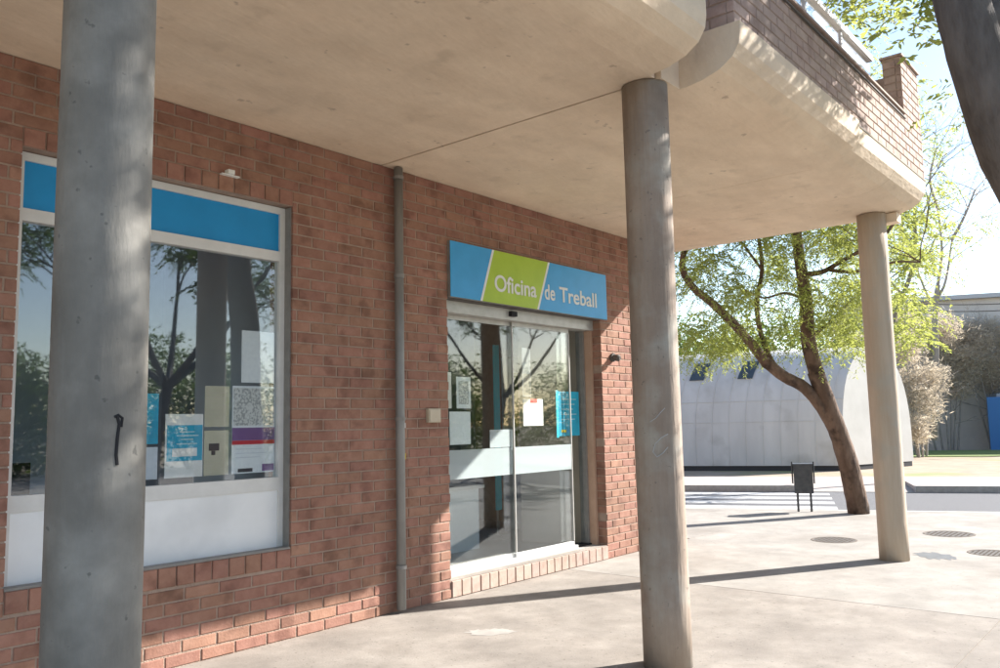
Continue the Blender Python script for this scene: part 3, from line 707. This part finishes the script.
manhole(992, 553, 0.24, 'round manhole cover at the right edge of the photo')
# flat patches; the dark one is a cast shadow painted beside the far column
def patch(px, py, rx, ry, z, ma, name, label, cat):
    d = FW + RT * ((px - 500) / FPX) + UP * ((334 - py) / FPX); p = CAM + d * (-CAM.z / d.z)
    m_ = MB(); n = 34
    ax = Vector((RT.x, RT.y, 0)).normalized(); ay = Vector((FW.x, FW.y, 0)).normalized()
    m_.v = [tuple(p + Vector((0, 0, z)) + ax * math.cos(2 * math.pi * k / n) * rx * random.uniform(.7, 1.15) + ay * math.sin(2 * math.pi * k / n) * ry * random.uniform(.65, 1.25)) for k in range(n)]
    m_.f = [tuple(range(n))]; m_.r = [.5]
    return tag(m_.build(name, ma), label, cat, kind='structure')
M['shadow_tone'] = mat('concrete_shadow_tone', (0.15, 0.15, 0.155), (0.20, 0.20, 0.205), 6, 0.35)  # cast shadow put into the colour as a darker concrete
M['pale'] = mat('pale_concrete_patch', (0.33, 0.31, 0.285), (0.41, 0.39, 0.36), 9)  # irregular patch paler than the concrete around it
patch(492, 632, .19, .09, .0015, M['pale'], 'pale_patch', 'pale patch on the concrete before the entrance', 'pale patch')
patch(935, 556, 0.19, 0.28, 0.0015, M['shadow_tone'], 'painted_shadow', 'painted shadow patch', 'patch')

# ---------------------------------------------------------------- litter bin
bp_ = Vector((13.66, -0.11, 0))
lb = thing('litter_bin', 'dark grey litter bin on two legs beside the leaning tree', 'litter bin', bp_)
def blk(nm, dn0, dn1, du0, du1, z0, z1, ma, par_, base):
    P = [base + KN * a + KU * b for a, b in ((dn0, du0), (dn0, du1), (dn1, du1), (dn1, du0))]
    m_ = MB().quad_box([(p.x, p.y, z0) for p in P] + [(p.x, p.y, z1) for p in P]); return fix_normals(m_.build(nm, ma, par_))
blk('bucket', -0.12, 0.12, -0.145, 0.145, 0.30, 0.74, M['bin'], lb, bp_)
blk('rim', -0.13, 0.13, -0.155, 0.155, 0.742, 0.77, M['bin'], lb, bp_)
for s_ in (-0.10, 0.10): 
    q = bp_ + KU * s_; MB().tube([(q.x, q.y, 0), (q.x, q.y, 0.299)], 0.018, 10).build('leg', M['bin'], lb)
for s_ in (-0.165, 0.165):
    q = bp_ + KU * s_; MB().tube([(q.x, q.y, 0.45), (q.x, q.y, 0.80)], 0.012, 10).build('side_post', M['bin'], lb)

# ---------------------------------------------------------------- white barrel hut across the road
hut = thing('barrel_hut', 'long white barrel vaulted hut across the road', 'hut', (25, 4, 0))
A_, B_, C_ = Vector((20.9, 14.5, 0)), Vector((24.95, 2.85, 0)), Vector((28.15, 1.80, 0))
al_ = B_ - A_; ac = C_ - B_
prof = []
for i in range(0, 25):
    t = i / 24; a = math.pi * t; 
    s_ = (1 - math.cos(a)) / 2; z_ = 3.5 * (math.sin(a) ** 0.62 if 0 < t < 1 else 0)
    prof.append((s_, z_ + 0.12))
hm = MB(); NS = 12
for j in range(NS + 1):
    for s_, z_ in prof:
        p = A_ + al_ * (j / NS) + ac * s_; hm.v.append((p.x, p.y, z_))
n = len(prof)
for j in range(NS):
    for i in range(n - 1): hm.f.append((j * n + i, (j + 1) * n + i, (j + 1) * n + i + 1, j * n + i + 1)); hm.r.append(random.random())
shell = fix_normals(hm.build('shell', M['hut'], hut, smooth=True))
em = MB(); em.v = [tuple(B_ + al_.normalized() * 0.01 + ac * s_ + Vector((0, 0, z_))) for s_, z_ in prof] + [tuple(B_ + al_.normalized() * -0.1 + ac * s_ + Vector((0, 0, z_ * 0.99))) for s_, z_ in prof]
em.f = [tuple(range(n)), tuple(range(n, 2 * n))[::-1]] + [(i, i + 1, n + i + 1, n + i) for i in range(n - 1)]; em.r = [.5] * len(em.f)
fix_normals(em.build('end_wall', M['hut_end'], hut))
bm_ = MB(); o1 = Vector((0, 0, 0))
pp = [A_ + ac * 0.02, B_ + ac * 0.02 - al_.normalized() * 0.02, C_ - ac * 0.02, C_ - al_ - ac * 0.02]
bm_.quad_box([(p.x, p.y, -0.1) for p in pp] + [(p.x, p.y, 0.12) for p in pp]); fix_normals(bm_.build('base', M['hut_gap_shade'], hut))  # dark block stands in for the shaded gap below the shell
# seams: raised ribs along the shell, and a horizontal joint line
nf = Vector((-al_.y, al_.x, 0)).normalized(); nf = nf if nf.dot(CAM - B_) > 0 else -nf
def shell_pt(t, s_i):                                    # fractional profile index
    i = int(s_i); f = s_i - i; s0, z0 = prof[i]; s1, z1 = prof[min(i + 1, n - 1)]
    return A_ + al_ * t + ac * (s0 + (s1 - s0) * f) + Vector((0, 0, z0 + (z1 - z0) * f))
for t in np.linspace(0.02, 0.98, 25):
    MB().tube([shell_pt(t, q) + nf * 0.004 + Vector((0, 0, .004)) for q in np.arange(0, 24.01, 1.0)], 0.014, 6, cap=False).build('seam', M['hut'], hut)
MB().tube([shell_pt(0, 3.0) + nf * 0.004, shell_pt(1, 3.0) + nf * 0.004], 0.013, 6).build('seam', M['hut'], hut)
MB().tube([shell_pt(0, 1.6) + nf * 0.004, shell_pt(1, 1.6) + nf * 0.004], 0.010, 6).build('seam', M['hut'], hut)
def t_for_px(px):
    best = min(np.linspace(0, 1, 400), key=lambda t: abs(to_px(shell_pt(t, 7.0))[0] - px)); return float(best)
for pxc in (588, 655, 703, 751):
    t0 = t_for_px(pxc - 7.0); t1 = t_for_px(pxc + 7.0)
    m_ = MB()
    off = nf * 0.03 + Vector((0, 0, 0.03))
    rows = np.linspace(5.1, 7.6, 5)
    for q in rows:
        for t in (t0, t1): m_.v.append(tuple(shell_pt(t, float(q)) + off))
    for q in rows:
        for t in (t0, t1): m_.v.append(tuple(shell_pt(t, float(q)) - nf * 0.05))
    for i in range(4): m_.f.append((2 * i, 2 * i + 1, 2 * i + 3, 2 * i + 2))
    m_.f += [(0, 8 + 2, 8 + 2 + 8 - 8, 1)][:0]
    for a, b in ((0, 1),): m_.f.append((a, b, 10 + b, 10 + a))
    m_.f.append((8, 9, 19, 18))
    for i in range(4): m_.f.append((2 * i, 2 * i + 2, 12 + 2 * i, 10 + 2 * i)); m_.f.append((2 * i + 1, 2 * i + 3, 13 + 2 * i, 11 + 2 * i))
    m_.r = [.5] * len(m_.f)
    fix_normals(m_.build('skylight', M['skylight'], hut))

# ---------------------------------------------------------------- foliage
def leaves(mb, pts, n_per, spread, ln, wd, droop=0.4, rs=None):
    for P in pts:
        cr = random.random()
        for _ in range(n_per):
            o_ = Vector((random.gauss(0, spread), random.gauss(0, spread), random.gauss(0, spread * 0.8)))
            c_ = P + o_
            d = Vector((random.gauss(0, 1), random.gauss(0, 1), random.gauss(-droop, 0.6))).normalized()
            w = d.cross(Vector((random.gauss(0, 1), random.gauss(0, 1), random.gauss(0, 1)))).normalized()
            l_ = ln * random.uniform(.6, 1.3); ww = wd * random.uniform(.7, 1.2)
            b = len(mb.v)
            mb.v += [tuple(c_), tuple(c_ + d * l_ * .5 + w * ww), tuple(c_ + d * l_), tuple(c_ + d * l_ * .5 - w * ww)]
            mb.f.append((b, b + 1, b + 2, b + 3)); mb.r.append(min(1, max(0, cr * .5 + random.random() * .5)))
def sprays(mb, P, n, length, droop=1.0, ln=0.09, wd=0.016, step=0.04):
    """n drooping feathery sprays (leaflets in pairs along a hanging stalk) from P"""
    for _ in range(n):
        a = random.uniform(0, 2 * math.pi); d = Vector((math.cos(a), math.sin(a), random.uniform(-.2, .7))).normalized()
        p = P + Vector((random.gauss(0, .08), random.gauss(0, .08), random.gauss(0, .08))); L = length * random.uniform(.6, 1.3); k = int(L / step)
        rv = random.random()
        for i in range(k):
            d = (d + Vector((random.gauss(0, .06), random.gauss(0, .06), -0.11 * droop))).normalized(); p = p + d * step
            sd = d.cross(Vector((random.gauss(0, .3), random.gauss(0, .3), 1))).normalized()
            for s_ in (-1, 1):
                if random.random() < .25: continue
                q = (sd * s_ + d * .5 + Vector((0, 0, -.35))).normalized(); w = q.cross(d).normalized()
                w = (w + Vector((random.gauss(0, .5), random.gauss(0, .5), random.gauss(0, .5)))).normalized()
                l_ = ln * random.uniform(.7, 1.2); b = len(mb.v)
                mb.v += [tuple(p), tuple(p + q * l_ * .5 + w * wd), tuple(p + q * l_), tuple(p + q * l_ * .5 - w * wd)]
                mb.f.append((b, b + 1, b + 2, b + 3)); mb.r.append(min(1, max(0, rv * .6 + random.random() * .4)))
def limb(mb, pts, r0, r1, n=10, sub=4, wob=0.05):
    """smooth tube through pts (Catmull-Rom), tapering"""
    P = [Vector(p) for p in pts]; out = []
    Q = [P[0] * 2 - P[1]] + P + [P[-1] * 2 - P[-2]]
    for i in range(1, len(Q) - 2):
        for s_ in range(sub):
            t = s_ / sub
            out.append(0.5 * ((2 * Q[i]) + (Q[i + 1] - Q[i - 1]) * t + (2 * Q[i - 1] - 5 * Q[i] + 4 * Q[i + 1] - Q[i + 2]) * t * t + (3 * Q[i] - Q[i - 1] - 3 * Q[i + 1] + Q[i + 2]) * t ** 3))
    out.append(P[-1]); N = len(out)
    mb.tube(out, [r0 + (r1 - r0) * (i / (N - 1)) for i in range(N)], n, wob=wob)
    return out
def twigs(mb, start, d, L, r, depth, tips, spread=0.5, grav=0.0):
    p = Vector(start); pts = [p.copy()]; d = d.normalized()
    for i in range(4):
        d = (d + Vector((random.gauss(0, .16), random.gauss(0, .16), random.gauss(0, .12) + grav))).normalized(); p = p + d * L / 4; pts.append(p.copy())
    mb.tube(pts, [r * (1 - .15 * i) for i in range(5)], 5 if r < .02 else 7, cap=False)
    tips.append(pts[-1]); 
    if depth <= 1: tips.append(pts[2])
    if depth > 0:
        for k in range(random.choice((2, 3))):
            i = random.choice((2, 3, 4)); a = random.uniform(0, 6.28)
            nd = (d + Vector((math.cos(a), math.sin(a), random.uniform(-.3, .6))) * spread).normalized()
            twigs(mb, pts[i], nd, L * .72, r * .5, depth - 1, tips, spread, grav)

def lands_in_view(P):
    # where the shadow of P falls: True when it would fall on the wall or ground the photograph shows in full sun
    P = Vector(P)
    for zz in (5.2, 4.7, 4.2, 3.8):
        if P.z > zz:
            q = P - SUN * ((P.z - zz) / SUN.z)
            if q.x < XE + .1 and q.y > YO - .1: return q.x > 7.3 and q.x < XE + .1 and q.y < YO + .6 and zz > 3.9
    if P.y < 0:
        q = P - SUN * (P.y / SUN.y)
        if 0 < q.z < H + .2 and q.x < XE + .2: return True
    if P.z > 0:
        q = P - SUN * (P.z / SUN.z)
        if q.y < 0.3:
            a = to_px(q)
            if a[2] > 0 and -20 < a[0] < 1030 and a[1] < 700 and q.x < 12.5: return True
    return False
# leaning street tree beyond the far column
random.seed(21)
tD = 10.6
base = Vector((13.72, -0.80, 0))
tD = to_px(base)[2]
def T(px, py, dd=0.0): return at(px, py, tD + dd)
tree = thing('leaning_tree', 'leaning feathery green tree with forked brown trunk at the plaza edge', 'tree', base)
tm = MB(); tips = []
b0 = to_px(base)
limb(tm, [T(859, 514), T(852, 478), T(841, 440), T(829, 408), T(815, 372)], 0.165, 0.125, 14, 5)
limb(tm, [T(838, 436), T(822, 408), T(805, 388), T(785, 377), T(765, 362)], 0.10, 0.085, 12)
limb(tm, [T(820, 384), T(809, 345), T(806, 300, .1), T(800, 262, .1), T(796, 228), T(790, 190, .2), T(786, 150, .3)], 0.125, 0.05, 12)
limb(tm, [T(768, 365), T(752, 345), T(735, 325, -.1), T(712, 303, -.2), T(692, 286, -.2), T(682, 265, -.1), T(690, 232, 0), T(700, 200, .2)], 0.085, 0.035, 10)
limb(tm, [T(790, 380), T(772, 362, .1), T(760, 330, .2), T(757, 300, .3), T(762, 270, .4), T(758, 235, .4), T(748, 200, .5)], 0.05, 0.025, 8)
limb(tm, [T(806, 300), T(785, 293, -.1), T(764, 298, -.2), T(745, 290, -.3)], 0.025, 0.012, 7)
limb(tm, [T(800, 275, .1), T(822, 272, -.1), T(840, 262, -.3), T(862, 250, -.5), T(885, 235, -.6), T(905, 205, -.7)], 0.045, 0.02, 8)
limb(tm, [T(830, 270, -.2), T(850, 272, -.4), T(872, 268, -.5), T(895, 262, -.6), T(920, 262, -.7)], 0.03, 0.012, 7)
limb(tm, [T(762, 270, .4), T(740, 240, .6), T(722, 215, .8)], 0.025, 0.012, 7)
limb(tm, [T(808, 340), T(830, 322, .3), T(852, 300, .5), T(880, 285, .6)], 0.03, 0.012, 7)
trunk = tm.build('trunk', M['bark'], tree, smooth=True)
starts = [(T(786, 150, .3), .05), (T(700, 200, .2), .035), (T(748, 200, .5), .03), (T(905, 205, -.7), .025), (T(920, 262, -.7), .02), (T(880, 285, .6), .02), (T(722, 215, .8), .02), (T(796, 228), .04), (T(690, 240), .03), (T(862, 250, -.5), .025)]
tw = MB(); tips = []
for s_, r in starts:
    for k in range(3):
        twigs(tw, s_, Vector((random.gauss(0, 1), random.gauss(0, 1), 1.2)), 1.1, r * .5, 2, tips, .8)
tw.build('twigs', M['bark'], tree)
cl = MB()
pix = [(random.uniform(676, 900), random.uniform(120, 300), random.gauss(0.3, .9)) for _ in range(250)]
pix += [(random.uniform(684, 860), random.uniform(290, 345), random.gauss(0.6, .6)) for _ in range(44)]
pix += [(random.gauss(715, 24), random.gauss(338, 13), random.gauss(.9, .4)) for _ in range(18)]
pix += [(random.gauss(848, 14), random.gauss(318, 18), random.gauss(-.1, .4)) for _ in range(14)]
gaps = [(703, 381, 22), (750, 379, 24), (700, 360, 10), (742, 262, 17), (790, 290, 13), (764, 300, 11)]
spots = []
for px, py, dd in pix:
    if any((px - gx) ** 2 + (py - gy) ** 2 < gr * gr for gx, gy, gr in gaps): continue
    for k in range(12):
        P = T(px, py, dd)
        if P.z > 2.3 and P.x > 10.6 and not lands_in_view(P - Vector((0, 0, .3))): spots.append(P); break
        dd += .45
for s_ in spots: sprays(cl, s_, random.randint(8, 13), 0.55, 1.0, 0.065, 0.010, 0.032)
for s_ in tips: 
    if s_.z < 7.5 and s_.x > 10.6 and not lands_in_view(s_): sprays(cl, s_, 4, 0.5, .9, 0.065, 0.010, 0.032)
cl.build('crown', M['leaf'], tree)

t2 = thing('green_tree', 'yellow green feathery tree farther off right of the far column', 'tree', (19.2, 0.9, 0))
tm = MB(); limb(tm, [(at(884, 330, 20).x, at(884, 330, 20).y, -.1), at(885, 420, 20), at(891, 330, 20), at(912, 270, 20), at(915, 220, 20), at(910, 170, 20)], .075, .025, 9)
for a_, b_ in ((300, -30), (270, 25), (240, -25), (225, 20), (200, -15)): limb(tm, [at(912, a_, 20), at(912 + b_ * .6, a_ - 14, 20.3), at(912 + b_, a_ - 36, 20.5)], .035, .015, 6)
tm.build('trunk', M['bark_pale'], t2); c2_ = MB()
for _ in range(95):
    px = random.gauss(906, 15); py = random.uniform(185, 345)
    sprays(c2_, at(px + (py < 240) * 6, py, 20 + random.gauss(0, .8)), random.randint(4, 7), .7, 1.0, .11, .018, .06)
c2_.build('crown', M['leaf'], t2)
# big near street tree: dark leaning bough across the top right corner
random.seed(5)
nt_ = thing('near_tree', 'thick dark leaning trunk crossing the top right corner of the photo', 'tree', (7.3, -5.6, 0))
tm = MB()
limb(tm, [(7.35, -5.75, -0.02), (7.1, -5.35, 0.9), (6.7, -4.85, 2.0), at(1030, 190, 5.5), at(990, 95, 5.5), at(962, 5, 5.6), at(945, -80, 5.8), at(930, -200, 6.2)], 0.23, 0.14, 18, 6, .03)
limb(tm, [at(948, -60, 5.8), at(900, -130, 6.2), at(850, -180, 6.8), at(820, -260, 7.4)], 0.10, 0.04, 10)
limb(tm, [at(975, 40, 5.6), at(1060, -60, 6.2), at(1130, -140, 7)], 0.10, 0.04, 10)
tm.build('trunk', M['bark_dark'], nt_, smooth=True)
tw = MB(); tips = []
for s_, k_ in ((at(820, -260, 7.4), 5), (at(930, -200, 6.2), 5), (at(850, -180, 6.8), 5), (at(1130, -140, 7), 5), (at(900, -130, 6.2), 3), (at(1060, -60, 6.2), 4)):
    for k in range(k_): twigs(tw, s_, Vector((random.gauss(.6, 1), random.gauss(0, 1), random.gauss(.5, .6))), 1.3, .03, 2, tips, .8)
tw.build('twigs', M['bark_dark'], nt_)
cl = MB()
for s_ in tips:
    if s_.z > 5.0 and not lands_in_view(s_): sprays(cl, s_, 4, .5, .8, 0.10, 0.018)
cl.build('crown', M['leaf2'], nt_); cl = MB()
for px, py, dd, k in ((872, 22, 7.6, 3), (905, 8, 7.6, 4), (930, 20, 7.6, 3), (948, 62, 7.4, 1), (958, 95, 7.2, 1), (845, 5, 8, 5), (995, 15, 7.5, 4), (985, 60, 7.5, 2), (890, -5, 7.8, 5), (912, 40, 7.5, 2), (868, -10, 8, 5), (820, -8, 8.2, 5), (935, 38, 7.6, 1), (1000, 110, 7.5, 2), (925, -12, 7.5, 5), (880, 10, 7.8, 4)):
    for _ in range(k):
        q = at(px + random.gauss(0, 7), py + random.gauss(0, 7), dd); j = 0
        while lands_in_view(q) and j < 14: dd += .4; j += 1; q = at(px + random.gauss(0, 7), py + random.gauss(0, 7), dd)
        if not lands_in_view(q): sprays(cl, q, 3, .32, .8, 0.085, 0.016)
cl.build('crown', M['leaf'], nt_); cl = MB()
# leafy mass that throws dappled shade on the parapet
for _ in range(135):
    x = random.uniform(4.7, 7.35); f = Vector((x, YO, random.uniform(3.95, 4.75)))
    t = random.uniform(2.2, 4.4); sprays(cl, f + SUN * t + Vector((0, 0, .15)), random.randint(1, 3), .35, .9, 0.10, 0.022)
for _ in range(150):  # unseen sprays added beyond the frame edge to shade the near column
    f = Vector((1.34, -2.6, random.uniform(.0, 3.5))); P = f + SUN * random.uniform(6.5, 9.0)
    if to_px(P)[0] > 1035 and P.z > 3.0: sprays(cl, P, 2, .45, .8, 0.10, 0.02)
cl.build('crown', M['leaf2'], nt_)

# ---------------------------------------------------------------- bare shrubs, distant building and trees
def px_ground(px, py):
    d = FW + RT * ((px - 500) / FPX) + UP * ((334 - py) / FPX); return CAM + d * (-CAM.z / d.z)
random.seed(9)
def shrub(loc, h, w, label, name='bare_shrub', ma=M['twig_tan'], n=6500, grp='bare tan shrubs beyond the road', bark=M['bark_pale'], lo_=0.0, lf=(.30, .014)):
    o_ = thing(name, label, 'shrub' if 'shrub' in name else 'tree', loc, grp)
    m_ = MB(); tips_ = []
    for k in range(6): 
        a = random.uniform(0, 6.28); twigs(m_, Vector(loc), Vector((math.cos(a) * .5, math.sin(a) * .5, 1.3)), h * .42, .05 * h / 4, 2, tips_, .7)
    m_.build('trunk', bark, o_)
    c_ = MB()
    lobes = [(Vector(loc) + Vector((random.gauss(0, w * .3), random.gauss(0, w * .3), h * random.uniform(lo_ + .15, .8))), random.uniform(.22, .42) * w) for _ in range(11)]
    for _ in range(n):
        q, r = random.choice(lobes); v = Vector((random.gauss(0, 1), random.gauss(0, 1), random.gauss(0, 1))).normalized() * r * random.random() ** .45
        p = q + v
        if p.z < 0.02 or p.z > h * 1.05: continue
        leaves(c_, [p], 3, .07, lf[0], lf[1], 0.0)
    c_.build('crown', ma, o_)
    return o_
def lobed(name, label, lobes, D, n, grp, ma=None, cat='shrub'):
    lb_ = [(at(px, py, D + random.gauss(0, .6)), r / FPX * D) for px, py, r in lobes]
    cx = sum(q[0].x for q in lb_) / len(lb_); cy = sum(q[0].y for q in lb_) / len(lb_)
    o_ = thing(name, label, cat, (cx, cy, -.15), grp); m_ = MB(); tp = []
    for q, r in lb_:
        g = Vector((cx + (q.x - cx) * .35, cy + (q.y - cy) * .35, -.15)); limb(m_, [g, g.lerp(q, .5) + Vector((0, 0, .2)), q], .05, .02, 6)
        for k in range(5): twigs(m_, g.lerp(q, random.uniform(.4, 1)), Vector((random.gauss(0, 1), random.gauss(0, 1), .7)), r * 1.3, .02, 2, tp, .8)
    m_.build('trunk', M['bark_pale'], o_); c_ = MB()
    for _ in range(n):
        q, r = random.choice(lb_); v = Vector((random.gauss(0, 1), random.gauss(0, 1), random.gauss(0, 1))).normalized() * r * random.random() ** .5
        if (q + v).z > -.1: leaves(c_, [q + v], 3, .08, .24, .013, -.3)
    c_.build('crown', ma or M['twig_tan'], o_); return o_
GS = 'bare tan shrubs beyond the road'
lobed('bare_shrub', 'tan scrub reaching the ground just right of the hut end', [(915, 430, 16), (922, 405, 22), (908, 385, 20), (930, 380, 20), (905, 350, 18)], 31, 3000, GS)
lobed('bare_shrub', 'tallest bare tan thicket between the hut and the grey wall', [(925, 345, 24), (950, 360, 22), (940, 330, 20), (958, 385, 16), (905, 325, 16), (965, 335, 18)], 37, 5500, GS)
lobed('bare_shrub', 'greyish bare thicket over the low wall at the right edge', [(975, 350, 22), (998, 340, 24), (990, 372, 18), (1015, 365, 20), (1030, 335, 22), (985, 335, 20), (965, 365, 18), (1005, 385, 16)], 37.5, 6500, GS)
lobed('bare_shrub', 'bare tan thicket standing behind the roof of the hut', [(860, 345, 14), (880, 350, 16), (840, 348, 12)], 36, 900, GS)
# dull distant building with a blue door
fb = thing('far_building', 'long low grey building with a blue door behind the shrubs', 'building', (44, -2, 0))
def kbox(nm, n0, n1, u0, u1, z0, z1, ma, par_):
    m_ = MB().quad_box([kp(n0, u0, z0), kp(n0, u1, z0), kp(n1, u1, z0), kp(n1, u0, z0), kp(n0, u0, z1), kp(n0, u1, z1), kp(n1, u1, z1), kp(n1, u0, z1)]); return fix_normals(m_.build(nm, ma, par_))
kbox('wall', 42, 54, 8, 46, -0.16, 6.9, M['far_wall'], fb)
kbox('roof_edge', 41.7, 54.3, 7.7, 46.3, 6.902, 7.1, M['roof_pale'], fb)
kbox('low_annex', 39.5, 41.69, 13.5, 34, -0.16, 2.4, M['far_low'], fb)
def u_for(n_, px): return min(np.linspace(5, 40, 700), key=lambda u_: abs(to_px(kp(n_, u_, 1.0))[0] - px))
ud = float(u_for(39.4, 990)); kbox('door', 39.44, 39.49, ud, ud + 2.4, -0.1, 2.25, M['far_door'], fb)
# bare tree against the sky
bt = thing('bare_tree', 'slender leafless tree rising against the sky behind the shrubs', 'tree', px_ground(938, 448))
random.seed(14)
m_ = MB(); tips_ = []
D = 33
limb(m_, [at(935, 440, D), at(936, 360, D), at(935, 312, D), at(938, 285, D)], .14, .09, 9)
for a_, b_, c_ in (((936, 312), (926, 292), (918, 272)), ((937, 300), (946, 280), (952, 240)), ((938, 285), (942, 250), (938, 210)), ((952, 240), (965, 215), (975, 190)), ((918, 272), (905, 240), (900, 205)), ((938, 210), (930, 180), (936, 150))):
    pts = limb(m_, [at(*a_, D), at(*b_, D), at(*c_, D)], .065, .03, 6)
    for k in range(6): twigs(m_, pts[-1 - k % 5], Vector((random.gauss(0, .9), random.gauss(0, .9), 1.0)), 1.6, .018, 2, tips_, .7)
m_.build('trunk', M['bark_pale'], bt)
c_ = MB(); leaves(c_, tips_, 4, .16, .13, .02, 0.2); c_.build('crown', M['twig_tan'], bt)

# trees behind the hut
for i, (x, y, h, w, lab) in enumerate(((33, 7, 5.6, 5, 'dull green tree directly behind the hut roof'), (32, 13, 6.2, 6, 'broad green tree behind the left part of the hut'), (37, 10.5, 6.6, 6, 'tall green tree farther back behind the middle of the hut'))):
    shrub((x, y, -.15), h, w, lab, name='background_tree', ma=M['leaf2'], n=4200, grp='trees behind the hut', bark=M['bark'], lf=(.16, .05))
# overhead cable
cab = thing('overhead_cable', 'thin dark cable strung across the sky at the right edge', 'cable', (30, 0, 0))
p0, p1 = at(905, 303, 34), at(1130, 288, 34)
for dz in (0, -.28):
    MB().tube([p0 + (p1 - p0) * t + Vector((0, 0, -1.2 * t * (1 - t) + dz)) for t in np.linspace(0, 1, 14)], .022, 5).build('wire', M['steel_dark'], cab)
for q in (p0, p1): MB().tube([(q.x, q.y, -.15), (q.x, q.y, q.z + .3)], .05, 8).build('pole', M['bark_pale'], cab)

# ---------------------------------------------------------------- street behind the camera side (seen reflected in the glass)
random.seed(33)
def street_tree(x, y, lab, h=6.5, lean=0.3):
    o_ = thing('street_tree', lab, 'tree', (x, y, 0), 'street trees along the far side of the plaza')
    m_ = MB(); tips_ = []
    pts = limb(m_, [(x, y, 0), (x + lean * .4, y, 1.2), (x + lean, y + .1, 2.4)], .16, .11, 10)
    for k in range(5):
        a = k * 1.257 + random.uniform(-.3, .3); d = Vector((math.cos(a), math.sin(a), .75)); q = limb(m_, [pts[-1], pts[-1] + d * 1.0 + Vector((0, 0, .1)), pts[-1] + d * 2.0 + Vector((0, 0, .7))], .08, .04, 7)
        for _ in range(3): twigs(m_, q[-1], d + Vector((random.gauss(0, .5), random.gauss(0, .5), .3)), 1.3, .03, 2, tips_, .8)
    m_.build('trunk', M['bark_dark'], o_)
    c_ = MB(); 
    for t_ in tips_: sprays(c_, t_, 4, .6, .9, .10, .018, .055)
    c_.build('crown', M['leaf2'], o_)
street_tree(8.5, -11.0, 'nearest street tree mirrored in the office window')
street_tree(16.0, -13.8, 'street tree mirrored in the entrance glass')
street_tree(22.0, -13.0, 'farther street tree mirrored in the entrance glass')
street_tree(3.0, -14.0, 'street tree standing behind the camera')
for i, (x, y, h, w) in enumerate(((18, -26, 5, 7), (26, -25, 4.4, 7), (34, -26, 5, 8), (11, -27, 4.6, 6), (44, -24, 5, 8), (54, -24, 5, 9))):
    shrub((x, y, -.15), h, w, ('dense green tree mirrored low in the glass, first from the left', 'dense low green tree mirrored behind the street trees', 'broad green tree mirrored behind the street trees', 'green tree beside the beige apartment block', 'far green tree mirrored at the right', 'farthest green tree mirrored at the right')[i], name='park_tree', ma=M['leaf2'], n=6000, grp='park trees beyond the street', bark=M['bark_dark'], lf=(.2, .045))
ob = thing('opposite_building', 'beige apartment block mirrored in the window glass', 'building', (10, -34, 0))
MB().box(-8, 9, -44, -34, -.16, 6.5).build('wall', M['cream'], ob); MB().box(-8.3, 9.3, -44.3, -33.7, 6.502, 6.8).build('roof', M['roof_pale'], ob)
for i in range(6):
    for k in range(2):
        w_ = MB().box(-6.5 + i * 2.6, -5.2 + i * 2.6, -33.99, -33.94, 1.2 + k * 2.9, 2.7 + k * 2.9).build('window', M['white'], ob)
        MB().box(-6.4 + i * 2.6, -5.3 + i * 2.6, -33.93, -33.90, 1.3 + k * 2.9, 2.6 + k * 2.9).build('pane', M['skylight'], w_)
